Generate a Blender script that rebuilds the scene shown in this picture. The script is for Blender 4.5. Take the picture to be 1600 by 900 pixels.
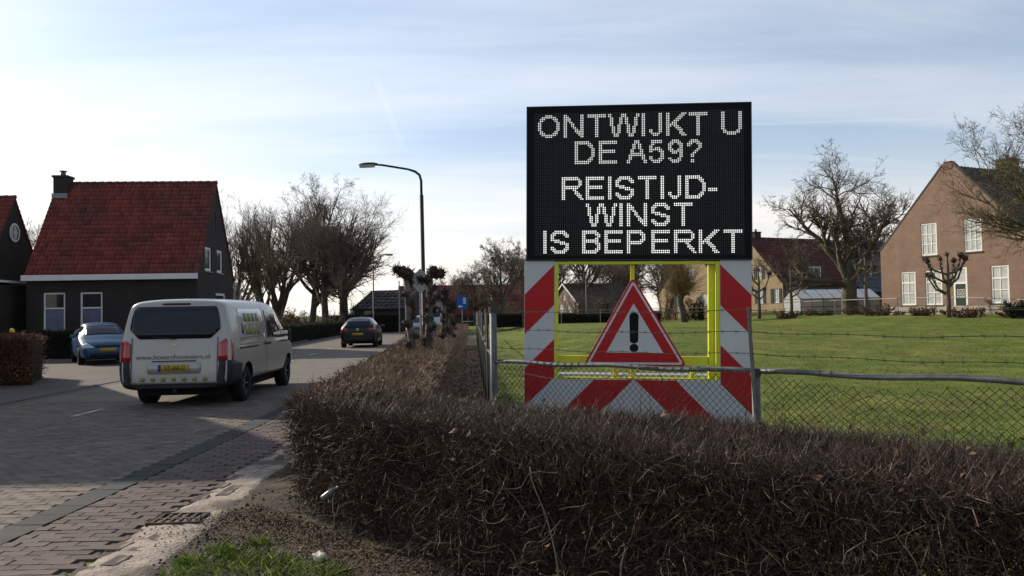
import bpy, bmesh, math, random
import numpy as np
from mathutils import Vector, Matrix, Euler
from mathutils.bvhtree import BVHTree
R_ = math.radians
for o in list(bpy.data.objects): bpy.data.objects.remove(o)
SC = bpy.context.scene
COL = SC.collection

# ------------------------------------------------------------------ camera
cam_d = bpy.data.cameras.new('camera'); cam = bpy.data.objects.new('camera', cam_d); COL.objects.link(cam)
cam_d.sensor_width = 36; cam_d.lens = 28.125; cam_d.clip_start = .05; cam_d.clip_end = 3000
EYE = 1.55
PITCH = math.atan(38/1250)
cam.matrix_world = Matrix.Translation((0, 0, EYE)) @ Matrix.Rotation(math.pi/2+PITCH, 4, 'X') @ Matrix.Rotation(R_(-1.0), 4, 'Z')
SC.camera = cam

# ------------------------------------------------------------------ sky and sun
SUN_AZ, SUN_EL = R_(-55), R_(28)          # azimuth from +Y, negative = towards -X
S = Vector((math.sin(SUN_AZ)*math.cos(SUN_EL), math.cos(SUN_AZ)*math.cos(SUN_EL), math.sin(SUN_EL)))
W = bpy.data.worlds.new('World'); SC.world = W; W.use_nodes = True
nt = W.node_tree; nt.nodes.clear()
def nd(t, tree, **k):
    n = tree.nodes.new(t)
    for a, b in k.items(): setattr(n, a, b)
    return n
out = nd('ShaderNodeOutputWorld', nt); bg = nd('ShaderNodeBackground', nt); bg.inputs[1].default_value = .124
sky = nd('ShaderNodeTexSky', nt, sky_type='NISHITA', sun_disc=False, sun_elevation=SUN_EL, sun_rotation=SUN_AZ,
         air_density=1.0, dust_density=.8, ozone_density=2.6, altitude=0)
tc = nd('ShaderNodeTexCoord', nt); sep = nd('ShaderNodeSeparateXYZ', nt); nt.links.new(tc.outputs['Generated'], sep.inputs[0])
def wm(op, a, b=None, clamp=False, tree=nt):
    n = nd('ShaderNodeMath', tree, operation=op, use_clamp=clamp)
    for i, q in enumerate((a, b)):
        if q is None: continue
        if isinstance(q, (int, float)): n.inputs[i].default_value = q
        else: tree.links.new(q, n.inputs[i])
    return n.outputs[0]
zc = wm('ADD', wm('MAXIMUM', sep.outputs[2], 0.0), .14)
px = wm('DIVIDE', sep.outputs[0], zc); py = wm('DIVIDE', sep.outputs[1], zc)
cmb = nd('ShaderNodeCombineXYZ', nt); nt.links.new(px, cmb.inputs[0]); nt.links.new(py, cmb.inputs[1])
mp = nd('ShaderNodeMapping', nt); mp.inputs['Rotation'].default_value = (0, 0, R_(-28)); mp.inputs['Scale'].default_value = (.42, 1.5, 1)
nt.links.new(cmb.outputs[0], mp.inputs[0])
nz = nd('ShaderNodeTexNoise', nt); nz.inputs['Scale'].default_value = 1.0; nz.inputs['Detail'].default_value = 7; nz.inputs['Roughness'].default_value = .56; nz.inputs['Distortion'].default_value = .5
nt.links.new(mp.outputs[0], nz.inputs['Vector'])
cr = nd('ShaderNodeMapRange', nt); cr.inputs[1].default_value = .37; cr.inputs[2].default_value = .66; cr.inputs[3].default_value = .20; cr.inputs[4].default_value = .74
nt.links.new(nz.outputs[0], cr.inputs[0])
# thin contrails: great circles on the sky, faded at their ends
def trail(a, b, width, strength):
    a, b = Vector(a).normalized(), Vector(b).normalized(); n = a.cross(b).normalized(); mid = (a+b).normalized()
    def dot(v):
        m = nd('ShaderNodeVectorMath', nt, operation='DOT_PRODUCT'); nt.links.new(tc.outputs['Generated'], m.inputs[0]); m.inputs[1].default_value = v
        return m.outputs['Value']
    l = wm('SUBTRACT', 1.0, wm('DIVIDE', wm('ABSOLUTE', dot(n)), width), clamp=True)
    c0 = a.dot(mid)
    e = wm('MULTIPLY', wm('SUBTRACT', dot(mid), c0), 1/(1-c0)*1.6, clamp=True)
    return wm('MULTIPLY', wm('MULTIPLY', l, e), strength)
t1 = trail((.25, 1, .2305), (.56, 1, .2345), .0020, .10)
t2 = trail((-.17, 1, .305), (-.13, 1, .2), .006, .09)
thin = wm('DIVIDE', 1.0, wm('ADD', wm('MULTIPLY', wm('MAXIMUM', sep.outputs[2], 0.0), 1.3), .82))     # a veil looks thicker along a slanting path
mask = wm('ADD', wm('ADD', wm('MULTIPLY', cr.outputs[0], thin), t1), t2, clamp=True)
# thin high cloud scatters sunlight: brighter towards the sun
dsun = nd('ShaderNodeVectorMath', nt, operation='DOT_PRODUCT'); nt.links.new(tc.outputs['Generated'], dsun.inputs[0]); dsun.inputs[1].default_value = S
glow = wm('POWER', wm('MAXIMUM', wm('ADD', wm('MULTIPLY', dsun.outputs['Value'], .5), .5), 0.0), 2.5)
cb = wm('ADD', wm('MULTIPLY', glow, 3.0), 5.7)
cc = nd('ShaderNodeVectorMath', nt, operation='SCALE'); nt.links.new(cb, cc.inputs['Scale'])
lowz = nd('ShaderNodeMapRange', nt, interpolation_type='SMOOTHSTEP'); lowz.inputs[1].default_value = .0; lowz.inputs[2].default_value = .28; lowz.inputs[3].default_value = 1; lowz.inputs[4].default_value = 0; nt.links.new(sep.outputs[2], lowz.inputs[0])
tint = nd('ShaderNodeMix', nt, data_type='RGBA'); tint.inputs[6].default_value = (.95, 1.0, 1.07, 1); tint.inputs[7].default_value = (1.12, 1.05, .96, 1); nt.links.new(lowz.outputs[0], tint.inputs[0]); nt.links.new(tint.outputs[2], cc.inputs[0])
mask = wm('ADD', mask, wm('MULTIPLY', lowz.outputs[0], .45), clamp=True)
mx = nd('ShaderNodeMix', nt, data_type='RGBA'); nt.links.new(mask, mx.inputs[0]); nt.links.new(sky.outputs[0], mx.inputs[6]); nt.links.new(cc.outputs[0], mx.inputs[7])
nt.links.new(mx.outputs[2], bg.inputs[0]); nt.links.new(bg.outputs[0], out.inputs[0])
sl = bpy.data.lights.new('sun', 'SUN'); sl.energy = 4.8; sl.angle = R_(.55); sl.color = (1, .89, .74)
so = bpy.data.objects.new('sun', sl); so.rotation_euler = S.to_track_quat('Z', 'Y').to_euler(); COL.objects.link(so)
SC.view_settings.view_transform = 'Standard'; SC.view_settings.look = 'None'; SC.view_settings.gamma = 1; SC.view_settings.exposure = 0.16

# ------------------------------------------------------------------ materials
MATS = {}
def M(name, col, rough=.75, var=.12, scale=6., metal=0., bump=0., bscale=60., spec=.3, isl=0., obj=0., col2=None, lo=.42, hi=.6, emit=None, coat=0., detail=5):
    if name in MATS: return MATS[name]
    m = bpy.data.materials.new(name); m.use_nodes = True; t = m.node_tree; b = t.nodes['Principled BSDF']
    b.inputs['Roughness'].default_value = rough; b.inputs['Metallic'].default_value = metal; b.inputs['Specular IOR Level'].default_value = spec
    if coat: b.inputs['Coat Weight'].default_value = coat; b.inputs['Coat Roughness'].default_value = .05
    tc = nd('ShaderNodeTexCoord', t)
    n = nd('ShaderNodeTexNoise', t); n.inputs['Scale'].default_value = scale; n.inputs['Detail'].default_value = detail
    t.links.new(tc.outputs['Object'], n.inputs['Vector'])
    f = wm('ADD', wm('MULTIPLY', wm('SUBTRACT', n.outputs[0], .5, tree=t), 2*var*1.8, tree=t), 1.0, tree=t)
    if isl:
        g = nd('ShaderNodeNewGeometry', t); f = wm('ADD', f, wm('MULTIPLY', wm('SUBTRACT', g.outputs['Random Per Island'], .5, tree=t), 2*isl, tree=t), tree=t)
    if obj:
        g = nd('ShaderNodeObjectInfo', t); f = wm('ADD', f, wm('MULTIPLY', wm('SUBTRACT', g.outputs['Random'], .5, tree=t), 2*obj, tree=t), tree=t)
    f = wm('MAXIMUM', f, .05, tree=t)
    sc = nd('ShaderNodeVectorMath', t, operation='SCALE'); t.links.new(f, sc.inputs['Scale'])
    if col2 is None: sc.inputs[0].default_value = col[:3]
    else:
        n2 = nd('ShaderNodeTexNoise', t); n2.inputs['Scale'].default_value = scale*.37; n2.inputs['Detail'].default_value = 6
        t.links.new(tc.outputs['Object'], n2.inputs['Vector'])
        mr = nd('ShaderNodeMapRange', t); mr.inputs[1].default_value = lo; mr.inputs[2].default_value = hi; t.links.new(n2.outputs[0], mr.inputs[0])
        mm = nd('ShaderNodeMix', t, data_type='RGBA'); t.links.new(mr.outputs[0], mm.inputs[0]); mm.inputs[6].default_value = (*col[:3], 1); mm.inputs[7].default_value = (*col2[:3], 1)
        t.links.new(mm.outputs[2], sc.inputs[0])
    t.links.new(sc.outputs[0], b.inputs['Base Color'])
    if bump:
        n3 = nd('ShaderNodeTexNoise', t); n3.inputs['Scale'].default_value = bscale; n3.inputs['Detail'].default_value = 4; t.links.new(tc.outputs['Object'], n3.inputs['Vector'])
        bp = nd('ShaderNodeBump', t); bp.inputs['Strength'].default_value = bump; bp.inputs['Distance'].default_value = .02
        t.links.new(n3.outputs[0], bp.inputs['Height']); t.links.new(bp.outputs[0], b.inputs['Normal'])
    if emit:
        b.inputs['Emission Color'].default_value = (*emit[:3], 1); b.inputs['Emission Strength'].default_value = emit[3]
    MATS[name] = m; return m
def brickmat(name, c1, c2, mortar, bw=.22, bh=.065, ms=.008, flat=False, var=.3, rot=0, rough=.85):
    """brick or paver pattern in the object's own x/z plane (x/y when flat)"""
    if name in MATS: return MATS[name]
    m = bpy.data.materials.new(name); m.use_nodes = True; t = m.node_tree; b = t.nodes['Principled BSDF']; b.inputs['Roughness'].default_value = rough; b.inputs['Specular IOR Level'].default_value = .25
    tc = nd('ShaderNodeTexCoord', t); sp = nd('ShaderNodeSeparateXYZ', t); cb = nd('ShaderNodeCombineXYZ', t); t.links.new(tc.outputs['Object'], sp.inputs[0])
    t.links.new(sp.outputs[0], cb.inputs[0]); t.links.new(sp.outputs[1 if flat else 2], cb.inputs[1])
    v = cb.outputs[0]
    if rot:
        mp = nd('ShaderNodeMapping', t); mp.inputs['Rotation'].default_value = (0, 0, rot); t.links.new(v, mp.inputs[0]); v = mp.outputs[0]
    br = nd('ShaderNodeTexBrick', t); br.inputs['Scale'].default_value = 1; br.inputs['Brick Width'].default_value = bw; br.inputs['Row Height'].default_value = bh; br.inputs['Mortar Size'].default_value = ms
    br.inputs['Color1'].default_value = (*c1, 1); br.inputs['Color2'].default_value = (*c2, 1); br.inputs['Mortar'].default_value = (*mortar, 1); br.inputs['Mortar Smooth'].default_value = .3
    t.links.new(v, br.inputs['Vector'])
    n = nd('ShaderNodeTexNoise', t); n.inputs['Scale'].default_value = 1.1; n.inputs['Detail'].default_value = 9; n.inputs['Roughness'].default_value = .65; t.links.new(tc.outputs['Object'], n.inputs['Vector'])
    f = wm('ADD', wm('MULTIPLY', wm('SUBTRACT', n.outputs[0], .5, tree=t), 2*var*1.8, tree=t), 1.0, tree=t)
    sc = nd('ShaderNodeVectorMath', t, operation='SCALE'); t.links.new(br.outputs['Color'], sc.inputs[0]); t.links.new(f, sc.inputs['Scale']); t.links.new(sc.outputs[0], b.inputs['Base Color'])
    bp = nd('ShaderNodeBump', t); bp.inputs['Strength'].default_value = .5; bp.inputs['Distance'].default_value = .006; bp.invert = True
    t.links.new(br.outputs['Fac'], bp.inputs['Height']); t.links.new(bp.outputs[0], b.inputs['Normal'])
    MATS[name] = m; return m
def glassmat(name, col=(.02, .025, .03), rough=.04, spec=.5):
    return M(name, col, rough, .25, 2., spec=spec)
def clearglass(name, tint=(.8, .85, .85), t_=.6):
    if name in MATS: return MATS[name]
    m = bpy.data.materials.new(name); m.use_nodes = True; t = m.node_tree; b = t.nodes['Principled BSDF']
    o = t.nodes['Material Output']; tr = nd('ShaderNodeBsdfTransparent', t); tr.inputs[0].default_value = (*tint, 1)
    gl = nd('ShaderNodeBsdfGlossy', t); gl.inputs['Roughness'].default_value = .08
    b.inputs['Base Color'].default_value = (*[c*.55 for c in tint], 1); b.inputs['Roughness'].default_value = .3
    ms = nd('ShaderNodeMixShader', t); ms.inputs[0].default_value = t_; t.links.new(b.outputs[0], ms.inputs[1]); t.links.new(tr.outputs[0], ms.inputs[2])
    ms2 = nd('ShaderNodeMixShader', t); ms2.inputs[0].default_value = .12; t.links.new(ms.outputs[0], ms2.inputs[1]); t.links.new(gl.outputs[0], ms2.inputs[2])
    t.links.new(ms2.outputs[0], o.inputs[0]); MATS[name] = m; return m

# ------------------------------------------------------------------ mesh helpers
def fast_mesh(name, V, F):
    V = np.ascontiguousarray(V, dtype=np.float32).reshape(-1, 3); F = np.ascontiguousarray(F, dtype=np.int32); m, k = F.shape
    me = bpy.data.meshes.new(name); me.vertices.add(len(V)); me.vertices.foreach_set('co', V.ravel())
    me.loops.add(m*k); me.loops.foreach_set('vertex_index', F.ravel()); me.polygons.add(m)
    me.polygons.foreach_set('loop_start', np.arange(0, m*k, k, dtype=np.int32)); me.update(calc_edges=True); return me
def link(name, me, mat=None, parent=None, loc=None, rz=None, smooth=False):
    o = bpy.data.objects.new(name, me); COL.objects.link(o)
    if mat is not None and me is not None and not me.materials:
        for q in (mat if isinstance(mat, (list, tuple)) else [mat]): me.materials.append(q)
    if parent is not None: o.parent = parent
    if loc is not None: o.location = loc
    if rz is not None: o.rotation_euler = (0, 0, rz)
    if smooth: me.polygons.foreach_set('use_smooth', np.ones(len(me.polygons), dtype=bool))
    return o
def tag(o, label=None, cat=None, group=None, kind=None):
    if label: o['label'] = label
    if cat: o['category'] = cat
    if group: o['group'] = group
    if kind: o['kind'] = kind
    return o
def empty(name, loc=(0, 0, 0), rz=0., label=None, cat=None, group=None):
    o = bpy.data.objects.new(name, None); COL.objects.link(o); o.location = loc; o.rotation_euler = (0, 0, rz); return tag(o, label, cat, group)
class MB:
    def __init__(s): s.v = []; s.f = []; s.m = []
    def add(s, V, F, mi=0):
        b = len(s.v); s.v += [tuple(q) for q in V]; s.f += [tuple(i+b for i in q) for q in F]; s.m += [mi]*len(F); return s
    def box(s, x0, x1, y0, y1, z0, z1, mi=0):
        V = [(x, y, z) for x in (x0, x1) for y in (y0, y1) for z in (z0, z1)]
        return s.add(V, [(0, 1, 3, 2), (4, 6, 7, 5), (0, 4, 5, 1), (2, 3, 7, 6), (0, 2, 6, 4), (1, 5, 7, 3)], mi)
    def bar(s, p, q, w, h, mi=0):
        """rectangular bar from p to q, w wide, h high"""
        p, q = Vector(p), Vector(q); d = (q-p).normalized(); u = d.cross(Vector((0, 0, 1)))
        u = Vector((1, 0, 0)) if u.length < 1e-4 else u.normalized(); v = u.cross(d)
        V = [c+u*a*w/2+v*b*h/2 for c in (p, q) for a, b in ((-1, -1), (1, -1), (1, 1), (-1, 1))]
        return s.add(V, [(3, 2, 1, 0), (4, 5, 6, 7), (0, 1, 5, 4), (1, 2, 6, 5), (2, 3, 7, 6), (3, 0, 4, 7)], mi)
    def tube(s, pts, rad, n=8, mi=0, cap=True):
        pts = [Vector(p) for p in pts]; rad = [rad]*len(pts) if isinstance(rad, (int, float)) else rad
        V = []; F = []; u = None
        for i, p in enumerate(pts):
            d = (pts[min(i+1, len(pts)-1)]-pts[max(i-1, 0)]).normalized()
            if u is None: u = d.cross(Vector((0, 0, 1))); u = d.cross(Vector((0, 1, 0))) if u.length < .1 else u
            u = (u-d*u.dot(d)).normalized(); w = d.cross(u)
            V += [p+(u*math.cos(2*math.pi*k/n)+w*math.sin(2*math.pi*k/n))*rad[i] for k in range(n)]
        for i in range(len(pts)-1):
            F += [(i*n+k, i*n+(k+1) % n, (i+1)*n+(k+1) % n, (i+1)*n+k) for k in range(n)]
        if cap: F += [tuple(range(n))[::-1], tuple((len(pts)-1)*n+k for k in range(n))]
        return s.add(V, F, mi)
    def prism(s, poly, y0, y1, mi=0):
        """polygon in x,z (counter-clockwise seen from -y) extruded from y0 (front) to y1"""
        n = len(poly); V = [(x, y0, z) for x, z in poly]+[(x, y1, z) for x, z in poly]
        return s.add(V, [tuple(range(n)), tuple(range(2*n-1, n-1, -1))]+[(i, i+n, (i+1) % n+n, (i+1) % n) for i in range(n)], mi)
    def lathe(s, prof, c, axis='y', n=24, mi=0):
        V = []; F = []; m = len(prof)
        for k in range(n):
            a = 2*math.pi*k/n
            for r, h in prof:
                q = {'y': (r*math.cos(a), h, r*math.sin(a)), 'z': (r*math.cos(a), r*math.sin(a), h), 'x': (h, r*math.cos(a), r*math.sin(a))}[axis]
                V.append((c[0]+q[0], c[1]+q[1], c[2]+q[2]))
        for k in range(n):
            F += [(k*m+i, ((k+1) % n)*m+i, ((k+1) % n)*m+i+1, k*m+i+1) for i in range(m-1)]
        return s.add(V, F, mi)
    def mesh(s, name):
        me = bpy.data.meshes.new(name); me.from_pydata([tuple(q) for q in s.v], [], s.f)
        me.polygons.foreach_set('material_index', np.array(s.m, dtype=np.int32)); me.update(); return me
    def build(s, name, mat, parent=None, loc=None, rz=None, smooth=False, bevel=0., fix=False):
        me = s.mesh(name)
        if fix:
            bm = bmesh.new(); bm.from_mesh(me); bmesh.ops.recalc_face_normals(bm, faces=bm.faces); bm.to_mesh(me); bm.free()
        o = link(name, me, mat, parent, loc, rz, smooth)
        if bevel:
            b = o.modifiers.new('bevel', 'BEVEL'); b.width = bevel; b.segments = 2; b.limit_method = 'ANGLE'; b.angle_limit = R_(40)
        return o
def segs_mesh(name, P, Q, ra, rb, n=3):
    """many tapered n-sided prisms at once: segment i runs P[i]-Q[i]"""
    P = np.asarray(P, float); Q = np.asarray(Q, float); ra = np.asarray(ra, float)*np.ones(len(P)); rb = np.asarray(rb, float)*np.ones(len(P))
    d = Q-P; d /= np.maximum(np.linalg.norm(d, axis=1, keepdims=True), 1e-9)
    ref = np.where(np.abs(d[:, 2:3]) < .9, np.array([[0, 0, 1.]]), np.array([[1., 0, 0]]))
    u = np.cross(d, ref); u /= np.maximum(np.linalg.norm(u, axis=1, keepdims=True), 1e-9); w = np.cross(d, u)
    a = np.arange(n)*2*np.pi/n; ring = u[:, None, :]*np.cos(a)[None, :, None]+w[:, None, :]*np.sin(a)[None, :, None]
    V = np.stack([P[:, None, :]+ring*ra[:, None, None], Q[:, None, :]+ring*rb[:, None, None]], 1)    # N,2,n,3
    k = np.arange(n); base = (np.arange(len(P))*2*n)[:, None]
    F = np.stack([base+k, base+(k+1) % n, base+n+(k+1) % n, base+n+k], -1).reshape(-1, 4)
    return fast_mesh(name, V.reshape(-1, 3), F)
def smoothstep(t): t = np.clip(t, 0, 1); return t*t*(3-2*t)

# ------------------------------------------------------------------ terrain
def fence_x(y): return -.2-.05*(y-8.2)
def gz(x, y):
    x = np.asarray(x, float); y = np.asarray(y, float)
    h = .66*smoothstep((y-11)/27.)*smoothstep((x-fence_x(y)-.2)/6.)
    h = h+.34*smoothstep((x-13)/8.)*smoothstep((y-34)/9.)
    return h*smoothstep((400-y)/200.)
def gzf(x, y): return float(gz(x, y))
def bumps(x, y): return .030*np.sin(x*2.3+np.sin(y*1.7)*1.4)*np.sin(y*2.1+1.3*np.sin(x*.9))+.012*np.sin(x*5.1+y*3.3)*np.sin(y*4.7-x*1.1)
def axis(br):
    a = []
    for lo, hi, st in br: a += list(np.arange(lo, hi-1e-6, st))
    return np.array(a+[br[-1][1]])
xs = axis([(-1400, -100, 130), (-100, -20, 8), (-20, -3, 1), (-3, 16, .4), (16, 40, .8), (40, 100, 6), (100, 1400, 130)])
ys = axis([(-60, 2, 6), (2, 8, .5), (8, 36, .4), (36, 70, 1), (70, 150, 8), (150, 2000, 150)])
X, Y = np.meshgrid(xs, ys)
field = smoothstep((X-fence_x(Y)-.4)/.6)*smoothstep((Y-5-(2-X)*.5)/2)*smoothstep((60-Y)/8)*smoothstep((40-X)/6)
Z = gz(X, Y)+bumps(X, Y)*field
nx, ny = len(xs), len(ys); I = np.arange(nx*ny).reshape(ny, nx)
me = fast_mesh('ground', np.stack([X, Y, Z], -1).reshape(-1, 3), np.stack([I[:-1, :-1], I[:-1, 1:], I[1:, 1:], I[1:, :-1]], -1).reshape(-1, 4))
grass_m = M('pasture', (.092, .128, .021), .95, .36, 1.6, bump=.6, bscale=28, col2=(.145, .145, .033), lo=.40, hi=.66, spec=.1, detail=9)
tag(link('ground', me, grass_m, smooth=True), kind='structure')

# ------------------------------------------------------------------ road and pavements
ROAD = [(-6.4, -3), (-6.4, 5), (-6.42, 12), (-6.85, 20), (-7.7, 30), (-8.9, 42), (-10.7, 62), (-14.5, 95), (-20, 135)]
def spline(pts, y):
    py = [p[1] for p in pts]; px = [p[0] for p in pts]; return float(np.interp(y, py, px))
def rx(y):      # smoothed road centre line
    return float(np.mean([spline(ROAD, y+k) for k in (-4, -2, 0, 2, 4)]))
def strip(name, y0, y1, oL, oR, z, mat, step=1.0, kind='structure', zf=None):
    V = []; F = []
    yy = list(np.arange(y0, y1, step))+[y1]
    for y in yy: V += [(rx(y)+oL, y, z), (rx(y)+oR, y, z)]
    F = [(2*i, 2*i+1, 2*i+3, 2*i+2) for i in range(len(yy)-1)]
    me = bpy.data.meshes.new(name); me.from_pydata(V, [], F); me.update(); return tag(link(name, me, mat), kind=kind)
road_m = brickmat('road_clinker', (.135, .115, .092), (.165, .14, .11), (.10, .088, .072), .21, .10, .007, flat=True, var=.30)
bed_m = M('paver_joint_sand', (.10, .085, .066), .95, .35, 9)
NEAR = 15.0
HALF = 2.62
road = strip('road', NEAR, 135, -HALF, HALF, .010, road_m, 2)
road_bed = strip('road_bed', -3, NEAR, -HALF, HALF, .003, bed_m)
gut_m = M('gutter_tile', (.032, .032, .031), .85, .22, 5, bump=.25, obj=.2)
strip('road_gutter', 25, 120, HALF, HALF+.26, .012, gut_m, 2)
strip('road_edge', 13, 110, -HALF-.26, -HALF, .012, M('edge_tile', (.085, .08, .07), .9, .2, 3), 2)
rng = random.Random(4)
def brick_mesh(name, l, w, h, rnd, ch=.004):
    """a worn paver: chamfered top, no underside"""
    j = lambda a: rnd.uniform(-a, a)
    V = [(-l/2, -w/2, -.02), (l/2, -w/2, -.02), (l/2, w/2, -.02), (-l/2, w/2, -.02)]
    V += [(x*(1+j(.004)), y*(1+j(.01)), h-ch) for x, y, _ in V[:4]]
    V += [(math.copysign(l/2-ch, x)+j(.002), math.copysign(w/2-ch, y)+j(.002), h+j(.0018)) for x, y, _ in V[:4]]
    F = [(0, 1, 5, 4), (1, 2, 6, 5), (2, 3, 7, 6), (3, 0, 4, 7), (4, 5, 9, 8), (5, 6, 10, 9), (6, 7, 11, 10), (7, 4, 8, 11), (8, 9, 10, 11)]
    return V, F
def pave(parent, name, spots, l, w, h, mat_obj, mat_isl, n_obj, seed):
    """spots (x,y,rz), nearest to the camera first become objects, the rest one mesh"""
    rnd = random.Random(seed); spots = sorted(spots, key=lambda s: math.hypot(s[0], s[1]))
    protos = []
    for k in range(6):
        V, F = brick_mesh(name, l, w, h, rnd); me = bpy.data.meshes.new(name); me.from_pydata(V, [], F); me.materials.append(mat_obj); me.update(); protos.append(me)
    for s in spots[:n_obj]:
        o = link(name, rnd.choice(protos), None, parent, (s[0], s[1], rnd.uniform(-.003, .003)), s[2]+rnd.gauss(0, .012))
        o.rotation_euler[0] = rnd.gauss(0, .008); o.rotation_euler[1] = rnd.gauss(0, .006)
    rest = spots[n_obj:]
    if rest:
        VV = []; FF = []
        for s in rest:
            V, F = brick_mesh(name, l, w, h, rnd); a = s[2]+rnd.gauss(0, .012); c, sn = math.cos(a), math.sin(a); dz = rnd.uniform(-.003, .003); b = len(VV)
            VV += [(s[0]+x*c-y*sn, s[1]+x*sn+y*c, z+dz) for x, y, z in V]; FF += [tuple(i+b for i in f) for f in F]
        tag(link(name+'_field', fast_mesh(name+'_field', VV, np.array(FF)), mat_isl, parent), kind='stuff')
cl_obj = M('clinker_brick', (.130, .108, .084), .85, .22, 14, obj=.22, bump=.35, bscale=90, col2=(.165, .125, .098))
cl_isl = M('clinker_brick_field', (.130, .108, .084), .85, .22, 14, isl=.22, bump=.35, bscale=90, col2=(.165, .125, .098))
spots = []
for r in range(int((NEAR-4.2)/.1015)):
    y = 4.2+r*.1015+.05
    for c in range(-13, 14):
        x = rx(y)+c*.2055+(r % 2)*.103
        if abs(x-rx(y)) < HALF+.05 and x > -.68*y-.6: spots.append((x, y, 0))
pave(road_bed, 'paver', spots, .203, .0995, .012, cl_obj, cl_isl, 300, 1)
# gutter tiles, one object each
pr = []
for k in range(4):
    V, F = brick_mesh('tile', .26, .295, .024, random.Random(k+20), .004); me = bpy.data.meshes.new('gutter_tile'); me.from_pydata(V, [], F); me.materials.append(gut_m); me.update(); pr.append(me)
gut_bed = strip('gutter_bed', -3, 25, HALF, HALF+.26, .002, bed_m)
for k in range(76):
    y = 3.2+k*.298; a = math.atan2(rx(y+.5)-rx(y-.5), 1)
    link('gutter_tile', pr[k % 4], None, gut_bed, (rx(y)+HALF+.13, y, rng.uniform(-.002, .002)), -a+rng.gauss(0, .006))
# red brick pavement beside the road
PW0, PW1 = HALF+.27, HALF+1.03
pav_bed = strip('pavement', -3, 60, PW0, PW1, .0045, M('pavement_bed', (.085, .07, .058), .95, .3, 8))
red_obj = M('red_brick', (.092, .063, .054), .8, .25, 16, obj=.26, bump=.4, bscale=80, col2=(.125, .095, .074), lo=.5, hi=.72)
red_isl = M('red_brick_field', (.092, .063, .054), .8, .25, 16, isl=.26, bump=.4, bscale=80, col2=(.125, .095, .074), lo=.5, hi=.72)
spots = []
for r in range(150):
    y = 4.0+r*.102
    for c in range(-1, 5):
        x = rx(y)+PW0+(c+.5)*.204-(r % 2)*.103
        if PW0-.06 < x-rx(y) < PW1+.03: spots.append((x+rng.gauss(0, .004), y, 0))
pave(pav_bed, 'brick', spots, .201, .099, .018, red_obj, red_isl, 300, 2)
# sandy strip with half buried bricks, bare soil up to the hedge
def sheet(name, outline, z, mat, seed=0, bump_=.0, res=.12, fn=None):
    """an uneven ground sheet filling an outline given as left/right x for a run of y"""
    ys = np.arange(outline[0][0], outline[-1][0]+1e-6, res); n = 14; V = []; r = np.random.RandomState(seed)
    for y in ys:
        l = np.interp(y, [o[0] for o in outline], [o[1] for o in outline]); q = np.interp(y, [o[0] for o in outline], [o[2] for o in outline])
        l += .04*math.sin(y*3.1+seed)+r.uniform(-.02, .02); q += .04*math.sin(y*2.3+1+seed)
        for k in range(n):
            t = k/(n-1); e = min(t, 1-t)*4; V.append((l+(q-l)*t, y, (z+.004)*min(e*2.2, 1)-.004+bump_*min(e, 1)*r.uniform(0, 1)))
    I = np.arange(len(ys)*n).reshape(len(ys), n)
    F = np.stack([I[:-1, :-1], I[:-1, 1:], I[1:, 1:], I[1:, :-1]], -1).reshape(-1, 4)
    return tag(link(name, fast_mesh(name, V, F), mat, smooth=True), kind='structure')
sand_m = M('dry_sand', (.34, .285, .23), .95, .35, 5, bump=.8, bscale=40, col2=(.11, .086, .067), lo=.45, hi=.60, detail=9)
soil_m = M('bare_soil', (.042, .032, .023), .95, .5, 5, bump=1.0, bscale=30, col2=(.085, .068, .044), lo=.45, hi=.66, detail=9)
soil = sheet('soil', [(1.2, -2.7, 4.2), (3, -2.65, 3.2), (4.5, -2.6, 2.2), (5.5, -2.6, 1.6), (6.5, -2.62, .6), (7.5, -2.65, -.35), (8.5, -2.68, -.15), (14, -3.0, -.42), (25, -3.9, -1.0), (45, -6.0, -2.0), (60, -8, -2.8)], .008, soil_m, 3, .035, .1)
sand = sheet('sand', [(2.5, -2.78, -2.05), (4.5, -2.76, -2.12), (6, -2.74, -2.25), (8, -2.76, -2.3), (10, -2.82, -2.25), (14, -3.05, -2.5), (20, -3.5, -2.9)], .020, sand_m, 5, .012, .06)
half_m = M('buried_brick', (.11, .08, .068), .9, .4, 9, obj=.2, bump=.4, col2=(.27, .225, .175), lo=.46, hi=.6)
V, F = brick_mesh('buried_brick', .199, .097, .022, random.Random(9)); bme = bpy.data.meshes.new('buried_brick'); bme.from_pydata(V, [], F); bme.materials.append(half_m); bme.update()
for k in range(46):
    y = 4.3+k*.19+rng.uniform(-.05, .05)
    if 5.82 < y < 6.42: continue
    for c in range(2):
        if rng.random() < .55:
            o = link('buried_brick', bme, None, sand, (-2.66+c*.13-.02*max(0, y-8)+rng.uniform(-.015, .015), y, .008+rng.uniform(-.008, .006)), math.pi/2+rng.gauss(0, .06)); o.rotation_euler[1] = rng.gauss(0, .03)
# storm drain grate
gr = empty('drain_grate', (-2.56, 6.12, .022), R_(2), 'rusty cast iron drain grate with ten slots in the sandy strip', 'drain')
rust = M('rusty_iron', (.10, .062, .038), .8, .4, 22, metal=.3, bump=.4, col2=(.05, .04, .035))
b = MB()
for x in (-.19, .175): b.box(x, x+.015, -.15, .15, -.03, .018)
for y in (-.15, .135): b.box(-.175, .175, y, y+.015, -.03, .018)
b.build('frame', rust, gr, bevel=.003)
for k in range(6):
    x = -.168+k*.0625; MB().box(x, x+.024, -.135, .135, -.02, .015).build('bar', rust, gr, bevel=.002)
MB().box(-.144, .1445, -.014, .014, -.018, .0135).build('cross_bar', rust, gr)
MB().box(-.175, .175, -.135, .135, -.09, -.06).build('pit', M('drain_pit', (.008, .007, .006), .9), gr)
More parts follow.
